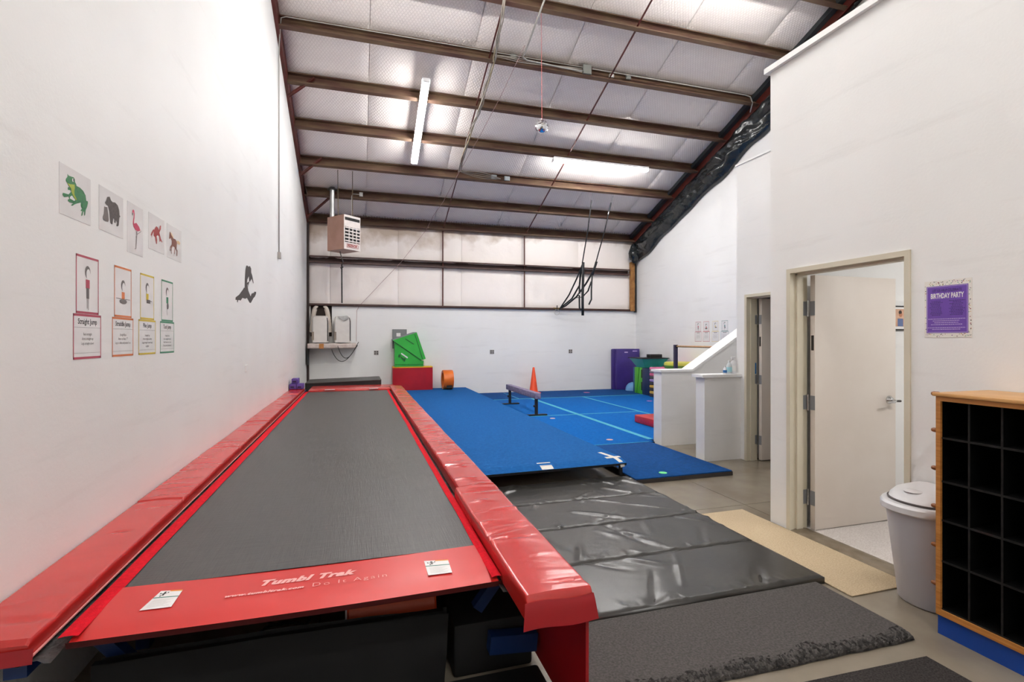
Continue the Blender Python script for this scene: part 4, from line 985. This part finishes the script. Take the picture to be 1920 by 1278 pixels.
def seam(pts, w=.010):
    q = f3(c7(pts), 13.085); MB().tube([(p[0], 13.088, p[1]) for p in q], w, 5).build('seam', SEAM, fw)
seam([(180, 370), (640, 685)]); seam([(530, 245), (660, 668)], .007); seam([(190, 760), (675, 757)], .005)
def patch(pts, m, nm): MB().flat([(p[0], 13.083, p[1]) for p in f3(c7(pts), 13.083)]).build(nm, m, fw)
patch([(370, 312), (515, 405), (505, 415), (362, 322)], SEAM, 'handle'); patch([(300, 558), (410, 635), (400, 655), (290, 578)], PAPER, 'white_tag')
for a in ([(250, 585), (285, 590), (275, 640), (240, 630)], [(285, 620), (330, 650), (320, 680), (290, 640)], [(330, 650), (375, 655), (355, 715), (330, 680)]): patch(a, SEAM, 'printed_emblem')
eb = thing('electrical_panel', (1.03, YB - .04, 1.28), 'grey electrical panel on the back wall behind the green wedge', 'electrical panel')
MB().box(.845, 1.21, YB - .05, YB, 1.285, 1.787).build('cabinet', mat('panel_grey', '#75797a', .45), eb)
rbox('panel_door', mat('panel_grey', '#75797a', .45), eb, .875, 1.18, YB - .056, YB - .049, 1.31, 1.76, r=.003); MB().box(.945, 1.05, YB - .060, YB - .056, 1.60, 1.69).build('white_notice', PAPER, eb)
ow = thing('orange_barrel', (2.2, 13.12, .226), 'orange padded barrel with a dark hollow centre beside the red block', 'barrel')
MB().lathe([(.19, -.12), (.245, -.13), (.25, -.12), (.25, .12), (.245, .13), (.19, .12), (.19, -.12)], (2.22, 13.10, .226 + .252), 28, 'x', cap=False).build('orange_rim', ORANGE, ow, smooth=True)
MB().lathe([(.0, .05), (.189, .05), (.189, .04), (.0, .04)], (2.22, 13.10, .478), 24, 'x').build('dark_hub', mat('hub_black', '#211a17', .8), ow)
MB().bar((2.16, 12.86, .31), (2.3, 12.86, .31), .02, .07, up=(0, 0, 1)).build('carry_handle', BLK, ow)

# outlets on the back wall
for x, l in ((.44, 'left of the green wedge'), (3.525, 'above the balance beam'), (5.867, 'left of the purple mats')):
    t = thing('wall_outlet', (x, YB - .006, 1.12), 'four-gang wall outlet on the back wall, ' + l, 'outlet', 'outlets on the back wall')
    MB().rbox(x - .06, x + .06, YB - .008, YB, 1.12, 1.235, r=.003).build('cover_plate', mat('outlet_beige', '#b7b1ab', .4), t)
    for dx in (-.028, .028):
        for dz in (-.026, .026): MB().box(x + dx - .019, x + dx + .019, YB - .0095, YB - .0075, 1.178 + dz - .019, 1.178 + dz + .019).build('socket', mat('socket_dark', '#4c4744', .5), t)

# shelf with two portable air conditioners
sf = thing('wall_shelf', (-.62, 13.25, 1.30), 'plastic-wrapped shelf in the back left corner carrying the air conditioners', 'shelf')
def wrapS(u, v):
    x = XL + .055 + (1.115) * u; t = v * 2 * math.pi
    y = 13.24 + .245 * max(-1, min(1, 1.35 * math.cos(t))); z = 1.365 + .062 * max(-1, min(1, 1.35 * math.sin(t)))
    return (x, min(y + .012 * noise.noise((x * 9, t * 2, 0)), YB - .004), z + .012 * noise.noise((x * 8, t * 2, 3)))
MB().grid(wrapS, 50, 24).build('wrapped_board', mat('cloudy_plastic', '#d2c6c0', .25, '#bfaea6', 14, bump=.3, bscale=20), sf, smooth='all')
MB().box(-.905, -.80, 12.985, 12.992, 1.30, 1.42).build('tape', mat('brown_tape', '#b5793e', .4), sf)
MB().bar((XL + .04, 13.2, .9), (XL + .04, 13.2, 1.31), .03, .25, up=(0, 1, 0)).build('bracket', BLK, sf)
SH = 1.448
def ac(x0, x1, label, hoses):
    t = thing('portable_air_conditioner', ((x0 + x1) / 2, 13.2, SH), label, 'air conditioner', 'portable air conditioners on the shelf')
    xm = (x0 + x1) / 2; w = (x1 - x0) / 2
    pr = [(x0, 13.1), (x0 + .03, 13.06), (xm, 13.045), (x1 - .03, 13.06), (x1, 13.1), (x1, 13.40), (x0, 13.40)]
    b = MB().prism(pr, XY, SH, SH + .56).build('body', mat('warm_white_plastic', '#dad5cf', .4), t, smooth=True)
    top = [(p[0] * .94 + xm * .06, p[1] * .97 + 13.2 * .03) for p in pr]
    loft(MB(), [[(p[0], p[1], SH + .56) for p in pr], [(p[0], p[1], SH + .62) for p in top], [(p[0] * .8 + xm * .2, p[1] * .7 + 13.22 * .3, SH + .65) for p in pr]]).build('top_cover', mat('warm_white_plastic', '#dad5cf', .4), t, smooth=True)
    MB().box(x0 - .002, x0 + .05, 13.058, 13.09, SH + .06, SH + .26).build('side_grille', mat('grille_tan', '#8d8174', .6), t)
    MB().tube([(x1 - .012, 13.06, SH + .04), (x1 - .012, 13.06, SH + .5), (x1 - .03, 13.07, SH + .6)], .010, 6).build('power_cord_run', BLK, t)
    MB().lathe([(.10, 0), (.09, .03), (.0, .04)], (xm + .03, 13.18, SH + .615), 20).build('outlet_mouth', BLK, t, smooth=True)
    for s_ in hoses:
        P = []
        for k in range(25):
            q = k / 24; P.append((xm + s_ * (.21 - .12 * q ** 2 - .02 * math.sin(q * 3)), 13.28 - .0 * q, SH + .25 + .60 * math.sin(q * 1.75)))
        MB().tube(P, [.052 + .004 * (k % 2) for k in range(25)], 12).build('exhaust_hose', mat('hose_cream', '#cfc5b8', .5), t, smooth=True)
    return t
ac(-1.075, -.70, 'cream portable air conditioner with two white exhaust hoses, in the corner', (-1, 1))
a2 = ac(-.565, -.18, 'cream portable air conditioner with a torn foil flap on top, right one on the shelf', ())
p = [(-.50, 13.03, SH + .63), (-.27, 13.02, SH + .66), (-.20, 13.03, SH + .60), (-.33, 13.02, SH + .53)]
MB().add(p, [(0, 1, 3), (1, 2, 3)]).build('foil_flap', GALV, a2)
pc = []
for k in range(50):
    q = k / 49; pc.append((-.62 + .60 * q, 12.985, 1.29 - .34 * math.sin(math.pi * q ** .8) + .09 * q))
cdo = thing('power_cord', (-.3, 12.98, 1.0), 'black power cords looping below the shelf', 'cord')
MB().tube(pc, .008, 6).build('cord', BLK, cdo, smooth='all')
MB().tube([(p_[0] * .8 + .02, p_[1] - .01, p_[2] + (.08 if k < 40 else .08)) for k, p_ in enumerate(pc)], .008, 6).build('cord', BLK, cdo, smooth='all')

# black crash mat behind the trampoline and purple blocks on its pad
cm_ = thing('crash_mat', (-.28, 11.5, 0), 'thick black mat standing across the far end of the trampoline', 'mat')
MB().prism([(-1.03, .0), (.46, .0), (.46, .665), (-1.03, .625)], XZ, 10.97, 12.0).build('cover', BLKM, cm_)
MB().prism([(-1.03, .626), (.46, .666), (.46, .68), (-1.03, .64)], XZ, 10.95, 12.0).build('top_flap', mat('grey_black_vinyl', '#3a3836', .45), cm_)
for i, (dx, dy, dz) in enumerate(((0, 0, 0), (.105, .01, 0), (.03, .03, .085))):
    x = XL + .015 + dx * 1.15; y = 9.98 + dy; z = .6135 + dz * 1.15
    t = thing('foam_hand_block', (x + .05, y + .1, z), 'purple foam block on the left pad, %s' % ('nearest the wall', 'right of its pair', 'lying on top of two others')[i], 'foam block', 'purple blocks on the pad')
    rbox('block', mat('violet_foam', '#5b4390', .7), t, x, x + .115, y, y + .24, z, z + .094, r=.008)
    MB().box(x + .02, x + .08, y - .0015, y + .001, z + .025, z + .055).build('grip_slot', mat('slot_dark', '#2a1f45', .8), t)

# standing mats and storage in the far right corner
for i, (x0, y0, x1, y1, l) in enumerate(((7.14, 13.34, 7.86, 13.45, 'tall purple folding mat leaning against the back wall, rear one'), (7.20, 13.20, 7.95, 13.32, 'tall purple folding mat in the back corner, front one'))):
    t = thing('folded_panel_mat', ((x0 + x1) / 2, (y0 + y1) / 2, CZ), l, 'mat', 'purple mats in the back corner')
    for k in range(2):
        ya = y0 + (y1 - y0) * k / 2; yb_ = ya + (y1 - y0) / 2 - .002
        rbox('mat_panel', PURPLE, t, x0, x1, ya, yb_, CZ + .0005, 1.245 - .01 * k, r=.012)
    if i == 1:
        MB().box(7.45, 7.56, y0 - .0015, y0 + .002, 1.13, 1.16).build('printed_label', LIL, t); MB().box(7.72, 7.87, y0 - .0015, y0 + .002, 1.17, 1.19).build('printed_label', LIL, t)
hbq = MB().lathe([(.24, 0), (.235, .06), (.21, .13), (.15, .2), (.07, .235), (.0, .24)], (7.60, 12.93, CZ + .001), 24).build('balance_dome', SKYB, None, smooth=True); tag(hbq, 'light blue half-ball balance trainer in front of the purple mats', 'balance trainer')
gb = thing('panel_mat_stack', (7.6, 12.0, CZ), 'upright navy and lime folding mats under the teal tub', 'mat')
rbox('mat_slab', mat('teal_blue_vinyl', '#1e5a8c', .45), gb, 7.30, 7.94, 12.36, 12.46, CZ + .001, .76, r=.01)
for k, (ya, yb_) in enumerate(((12.14, 12.35), (11.92, 12.13))): rbox('mat_slab', GREEN2, gb, 7.28, 7.92, ya, yb_, CZ + .001, .765, r=.01)
rbox('mat_slab', NAVY, gb, 7.25, 7.92, 11.56, 11.91, CZ + .001, .765, r=.01)
for z in (.16, .49): MB().box(7.274, 7.282, 11.955, 12.0, z, z + .22).build('handle_slot', BLK, gb)
MB().bar((7.277, 12.22, CZ + .02), (7.277, 12.10, .75), .008, .012, up=(1, 0, 0)).build('diagonal_seam', SEAM, gb)
tb = thing('storage_tub', (7.55, 12.05, .766), 'teal plastic storage tub with a black rim on top of the mats', 'tub')
loft(MB(), [[(7.30, 11.85, .767), (7.80, 11.85, .767), (7.80, 12.25, .767), (7.30, 12.25, .767)], [(7.14, 11.72, 1.01), (7.93, 11.72, 1.01), (7.93, 12.38, 1.01), (7.14, 12.38, 1.01)]], cap=True).build('tub_body', TEALP, tb)
MB().box(7.11, 7.945, 11.69, 12.41, 1.01, 1.03).build('rim', BLK, tb)
bx = rbox('black_case', BLK, None, 7.50, 7.86, 11.9, 12.1, 1.0305, 1.12, r=.006); tag(bx, 'small black case lying on the teal tub', 'case')
rs = thing('rainbow_mat', (7.5, 10.7, CZ), 'folded multicoloured panel mat stacked beside the half wall', 'mat')
rc = ['#2a2430', '#d7a93c', '#2a2430', '#d7a93c', '#2a2430', '#a58cc4', '#332a38', '#d1557e', '#8a7f86', '#e0709a']
for k, c in enumerate(rc):
    z0 = CZ + .001 + k * .076; rbox('mat_panel', mat('rainbow_%s' % c[1:], c, .45), rs, 7.16, 7.95, 10.10, 11.42, z0, z0 + .074, r=.015)
yd_ = thing('round_cushion', (7.52, 10.55, .82), 'yellow and green round cushion on top of the folded mats', 'cushion')
MB().lathe([(.40, .0), (.42, .03), (.42, .075)], (7.52, 10.55, .822), 32).build('green_half', mat('leaf_vinyl', '#5f8f2c', .45), yd_, smooth=True)
MB().lathe([(.42, .075), (.42, .12), (.40, .15), (.0, .16)], (7.52, 10.55, .822), 32).build('yellow_half', mat('lemon_vinyl', '#c9c24a', .45), yd_, smooth=True)
kb = thing('kip_bar', (7.0, 9.35, CZ), 'junior gymnastics bar with purple posts and a wooden rail', 'gymnastics bar')
for y in (10.06, 8.62):
    MB().bar((7.0, y, CZ + .03), (7.0, y, 1.40), .07, .07, up=(0, 1, 0)).build('post', mat('plum_steel', '#2c2140', .45), kb)
    MB().bar((6.55, y, CZ + .02), (7.14, y, CZ + .02), .07, .035).build('foot', MATS['plum_steel'], kb)
MB().tube([(7.0, 10.03, 1.365), (7.0, 8.64, 1.365)], .021, 12).build('rail', WOOD, kb, smooth='all')
for y in (10.02, 8.66): MB().lathe([(.032, -.02), (.032, .02)], (7.0, y, 1.365), 14, 'y').build('rail_clamp', BLK, kb)
rd = rbox('landing_mat', mat('bright_red_vinyl', '#c8202a', .35, '#b81a24', 4, bump=.4, bscale=18), None, 4.70, 5.62, 6.75, 7.98, CZ + .001, CZ + .135, r=.02); tag(rd, 'red landing mat on the bright blue floor behind the half wall', 'mat')

# heater hanging from the roof
ht = thing('unit_heater', (-.3, 11.9, 3.5), 'tan metal unit heater hanging from the roof in the back left corner', 'heater')
HT = mat('heater_tan', '#a07a6c', .45, '#94705f', 4); HTF = mat('heater_face', '#d6cdc8', .4)
A = onb(617, 433, 11.95); 
hx0, hx1, hy0, hy1, hz0, hz1 = -.305, .0, 11.75, 12.35, 3.55, 4.30
# turned so that its louvred face looks at the hall: build square then rotate about its centre
hc = Vector((-.315, 11.95, 3.875)); ang = math.radians(40)
def rot(p): 
    d = Vector(p); return Vector((hc.x + d.x * math.cos(ang) - d.y * math.sin(ang), hc.y + d.x * math.sin(ang) + d.y * math.cos(ang), hc.z + d.z))
def hbox(nm, m, par, x0, x1, y0, y1, z0, z1):
    mb = MB().box(x0, x1, y0, y1, z0, z1); mb.v = [rot(v) for v in mb.v]; return mb.build(nm, m, par)
W2, D2_, H2 = .22, .28, .375
hbox('casing', HT, ht, -W2, W2, -D2_, D2_, -H2, H2)
hf = hbox('face_frame', HTF, ht, -W2, W2, -D2_ - .012, -D2_, -H2, H2)
hbox('draft_slot', BLK, hf, -W2 + .02, W2 - .02, -D2_ - .014, -D2_ - .011, .26, .325)
hbox('louvre_recess', BLK, hf, -W2 + .02, W2 - .02, -D2_ - .014, -D2_ - .011, -.22, .12)
for k in range(5): hbox('louvre', HTF, hf, -W2 + .02, W2 - .02, -D2_ - .035, -D2_ - .012, -.205 + .072 * k, -.182 + .072 * k)
for k in range(3): hbox('louvre_divider', HTF, hf, -.1 + .1 * k - .009, -.1 + .1 * k + .009, -D2_ - .034, -D2_ - .012, -.22, .12)
mb = text(MB(), 'heater', (0, -D2_ - .016, -.295), (1, 0, 0), (0, 0, 1), .92, 1); mb.v = [rot(v) for v in mb.v]; mb.build('maker_plate_lettering', mat('logo_red', '#8c2a2a', .5), hf)
for (x0, x1, z0, z1) in ((-.15, .16, -.262, -.255), (-.15, .16, -.335, -.328), (-.15, -.143, -.335, -.255), (.153, .16, -.335, -.255)): hbox('maker_plate_border', MATS['logo_red'], hf, x0, x1, -D2_ - .0155, -D2_ - .012, z0, z1)
fl = Vector((-.57, 12.22, 0)); MB().tube([(fl.x, fl.y, hc.z + H2 - .05), (fl.x, fl.y, zP(12.22) + .10)], .055, 16).build('flue_pipe', GALV, ht, smooth=True)
MB().lathe([(.12, 0), (.10, .02), (.055, .06)], (fl.x, fl.y, zP(12.22) + .06), 16).build('flue_collar', mat('dark_metal', '#4a4744', .4), ht)
for (dx, dy) in ((-.15, .0), (.16, -.1)):
    p = rot((dx, dy, H2)); q = Vector((p.x + .005, 11.47, zP(11.47)))
    MB().tube([p, (p.x, p.y - .0, p.z + .18), q], .009, 6).build('hanger_rod', mat('brass_rod', '#6a5a42', .5), ht)
    MB().bar(q.lerp(Vector(p), .05), q.lerp(Vector(p), .55), .022, .006, up=(1, 0, 0)).build('perforated_strap', mat('dark_metal', '#4a4744', .4), ht)
MB().tube([rot((-.02, .1, -H2)), (-.40, 12.6, 3.53), (-.36, 13.2, 3.44), (-.395, 13.33, 3.38)], .014, 8).build('gas_hose', mat('hose_grey', '#5a524c', .5), ht, smooth='all')
gp = thing('gas_pipe', (-.39, 13.42, 2.42), 'thin dark gas pipe dropping down the back wall below the heater', 'pipe')
MB().tube([(-.392, 13.30, 2.43), (-.397, 13.30, 3.40)], .016, 8).build('pipe', BLK, gp)
MB().bar((-.43, 13.30, 3.30), (-.36, 13.30, 3.33), .03, .03).build('shut_off_valve', mat('dark_metal', '#4a4744', .4), gp)
tstat = thing('junction_box', (-.02, 12.3, zP(12.4)), 'small pale junction box on the purlin above the heater', 'junction box')
MB().box(.02, .10, 12.30, 12.335, 4.86, 4.95).build('box_body', mat('box_grey', '#a3a19c', .5), tstat); MB().tube([(.02, 12.31, 4.9), (-.12, 12.31, 4.9), (-.15, 12.31, 4.85), (-.15, 12.20, 4.3)], .007, 6).build('lead', mat('box_grey', '#a3a19c', .5), tstat)

# mirror ball
db = thing('mirror_ball', (2.77, 7.5, 4.78), 'small mirrored disco ball hanging on a thin red cord', 'disco ball')
bm = bmesh.new(); bmesh.ops.create_uvsphere(bm, u_segments=28, v_segments=18, radius=.105)
for v in bm.verts: v.co += Vector((2.772, 7.5, 4.885))
mb = MB(); bm.verts.index_update(); mb.add([v.co.copy() for v in bm.verts], [[v.index for v in f.verts] for f in bm.faces]); bm.free()
mb.build('mirror_facets', mat('mirror', (.85, .86, .88), .06, metal=1), db)
MB().tube([(2.772, 7.5, 4.985), (2.775, 7.54, zP(7.54))], .004, 5).build('red_cord', mat('red_string', '#b85a58', .7), db)
MB().lathe([(.02, 0), (.02, .02)], (2.772, 7.5, 4.98), 10).build('cap', CHROME, db)

# conduits, boxes and wiring on the purlins
def pipe(name, path, r, m, label, cat, parent=None):
    t = thing(name, path[len(path) // 2], label, cat); MB().tube(path, r, 8).build('run', m, t, smooth='all'); return t
COND = mat('conduit_grey', '#a09d97', .4, metal=.2)
y2 = PY[5]; zc = zP(y2) + .155
cdl = pipe('conduit', [(XL + .018, 8.72, 2.86), (XL + .018, 8.72, zP(8.72) - .25), (XL + .03, 8.66, zP(8.66) - .1), (XL + .07, 8.50, zc - .08), (XL + .09, y2 - .085, zc - .03), (XL + .16, y2 - .085, zc), (1, y2 - .085, zc), (3.9, y2 - .085, zc)], .009, COND, 'grey conduit rising up the left wall and turning along a purlin', 'conduit')
MB().box(XL + .001, XL + .045, 8.68, 8.76, 2.80, 2.90).build('pull_box', COND, cdl)
cdr = pipe('conduit', [(4.1, y2 - .085, zc), (7.5, y2 - .085, zc), (7.62, y2 - .085, zc - .02), (7.70, y2 - .06, zc - .12), (7.74, y2 + .05, zc - .26)], .012, COND, 'grey conduit running along the purlin to the right rafter', 'conduit')
cdv = pipe('conduit', [roof(1028, -20, .0), roof(985, 97, .0), roof(980, 107, .03), roof(988, 113, .05), roof(1060, 128, .05), roof(1092, 133, .05)], .016, COND, 'silver conduit coming down the roof to the large grey box', 'conduit')
def jbox(x, w, h, z, y, label, m=COND):
    t = thing('junction_box', (x, y, z), label, 'junction box', 'junction boxes on the purlins')
    rbox('box_body', m, t, x - w / 2, x + w / 2, y - .05, y - .005, z, z + h, r=.006)
    MB().box(x - w / 2 + .012, x + w / 2 - .012, y - .053, y - .0495, z + .012, z + h - .012).build('cover', m, t); return t
JB = mat('box_olive', '#6b6c66', .5)
jbox(2.59, .105, .10, zc - .06, y2 - .03, 'small grey junction box on the purlin near the cable bundle', JB)
jbox(3.99, .17, .17, zc - .11, y2 - .05, 'large olive junction box in the middle of the purlin', JB)
jbox(4.50, .09, .06, zc - .085, y2 - .03, 'white junction box right of the large olive box', mat('box_white', '#b9b5ae', .4))
jbox(4.85, .10, .09, zc - .07, y2 - .03, 'square grey junction box beside the right conduit', JB)
y5 = PY[2]; z5 = zP(y5) + .08
jbox(3.02, .13, .10, z5, y5 - .02, 'square grey outlet box on the lower purlin, left of its pair', mat('box_pale', '#9aa0a2', .4))
jbox(3.34, .13, .10, z5 - .005, y5 - .02, 'square grey outlet box on the lower purlin, right of its pair', mat('box_pale', '#9aa0a2', .4))
CAB = mat('cable_grey', '#8d857c', .6)
cbn = thing('cable_bundle', (2.3, 9.5, zP(9.5)), 'bundle of grey cables drooping from purlin to purlin near the middle of the roof', 'cables')
base = [(948, -15, -.02), (940, 40, -.08), (933, 75, -.05), (928, 108, -.02), (925, 118, .0), (912, 160, -.10), (903, 195, -.06), (897, 212, -.02), (884, 240, -.08), (878, 262, -.02), (868, 295, -.06), (861, 322, -.02)]
for k in range(4):
    P = [roof(u + 3 * math.sin(i * 1.7 + k * 2), v, o_ + .03 * math.sin(i * 1.3 + k)) for i, (u, v, o_) in enumerate(base)]
    MB().tube(P, .011, 6).build('cable', CAB if k else mat('cable_tan', '#8f8266', .6), cbn, smooth='all')
for k in range(4):
    P = [roof(861 + (938 - 861) * q, 322 + 14 * q + (5 - 3.5 * k) * math.sin(math.pi * q), -.0) - Vector((0, .03, 0)) for q in [i / 8 for i in range(9)]]
    MB().tube(P, .008, 5).build('cable', CAB, cbn, smooth='all')
for k in range(3):
    P = [(2.25 + .6 * q * 3, y2 - .08, zc - .045 - .018 * k + .015 * math.sin(q * 9 + k)) for q in [i / 12 for i in range(12)]]
    MB().tube(P, .009, 5).build('cable', CAB, cbn, smooth='all')
rp = thing('pull_rope', (1.4, 11, 5), 'thin pinkish rope running under the roof and down to the back left shelf', 'rope')
P = [roof(u, v, -.01) for u, v in ((984, 85), (980, 93), (937, 184), (923, 210), (899, 256), (864, 317), (831, 378), (812, 405))] + [onb(799, 431, 13.3), onb(753, 490, 13.36), onb(673, 574, 13.44), onb(669, 582, 13.45), onb(668, 640, 13.45)]
MB().tube(P, .0055, 5).build('rope', mat('dusty_pink_rope', '#a98a86', .8), rp)

# training harness hanging from the roof
hn = thing('training_harness', (5.6, 11.4, 2.1), 'black spotting harness straps hanging from the roof and tied back to the wall', 'harness')
HB = mat('harness_black', '#1c1c1f', .7)
K1, K2 = onb(1092, 492, 12.3), onb(1117, 493, 12.3)
for (u, v, K) in ((1111, 362, K1), (1149, 367, K2)):
    top = onb(u, v, 11.42); 
    ch = []
    for k in range(8): ch.append(top + (K - top) * (.012 * k) + Vector((.008 * (k % 2), 0, 0)))
    MB().tube(ch, .008, 5).build('chain', CHROME, hn)
    MB().tube([top + (K - top) * .09, top + (K - top) * .5 + Vector((.02, 0, 0)), K], .015, 6).build('rope', HB, hn, smooth='all')
p = onb(1149, 367, 11.42); MB().tube([p + (K2 - p) * .10, p + (K2 - p) * .22], .022, 8).build('tension_sleeve', mat('harness_grey', '#3b3b3e', .6), hn); MB().tube([p + (K2 - p) * .19, p + (K2 - p) * .26], .014, 8).build('white_clip', PAPER, hn)
HK = Vector((5.44, 13.40, 2.40))
c8 = crop(860, 400, .17708)
def strap(pts, ya, yb, w):
    n = len(pts); MB().ribbon([onb(*c8([p])[0], ya + (yb - ya) * i / (n - 1)) for i, p in enumerate(pts)], w * 1.5, .004, (1, .2, 0)).build('strap', HB, hn, smooth='all')
strap([(1318, 515), (1316, 700), (1312, 900), (1314, 1080)], 12.3, 12.3, .055)
strap([(1318, 520), (1250, 690), (1170, 860), (1070, 1010)], 12.3, 13.35, .03)
strap([(1318, 520), (1290, 640), (1280, 760), (1200, 900), (1080, 1000)], 12.3, 13.35, .035)
strap([(1460, 510), (1420, 620), (1350, 740), (1250, 880), (1130, 980), (1060, 1015)], 12.3, 13.35, .04)
strap([(1280, 750), (1278, 880), (1280, 1000), (1297, 1025)], 12.7, 12.7, .035)
strap([(1415, 640), (1405, 800), (1405, 910), (1378, 965)], 12.4, 12.4, .03)
strap([(1405, 720), (1370, 820), (1310, 885), (1225, 895)], 12.4, 12.9, .03)
strap([(1460, 510), (1435, 590), (1415, 650)], 12.3, 12.4, .05)
MB().tube([onb(1087, 551, 12.6), onb(1086, 553, 12.6)], .02, 8).build('buckle', CHROME, hn)
hk = thing('wall_hook', (5.42, 13.44, 2.38), 'brass hook with a loop of wire on the base girt, holding the harness back', 'hook')
MB().bar((5.30, 13.41, 2.41), (5.52, 13.41, 2.41), .03, .03).build('bracket', mat('brass', '#8d713f', .4, metal=.6), hk)
MB().tube([(5.41, 13.40, 2.35), (5.41, 13.39, 2.49)], .014, 8).build('hook_bolt', BLK, hk)
MB().tube([(5.41 + .08 * math.sin(a * .3), 13.41, 2.30 + .08 * math.cos(a * .3)) for a in range(22)], .007, 5).build('wire_loop', mat('pale_wire', '#c4beb6', .5), hk)
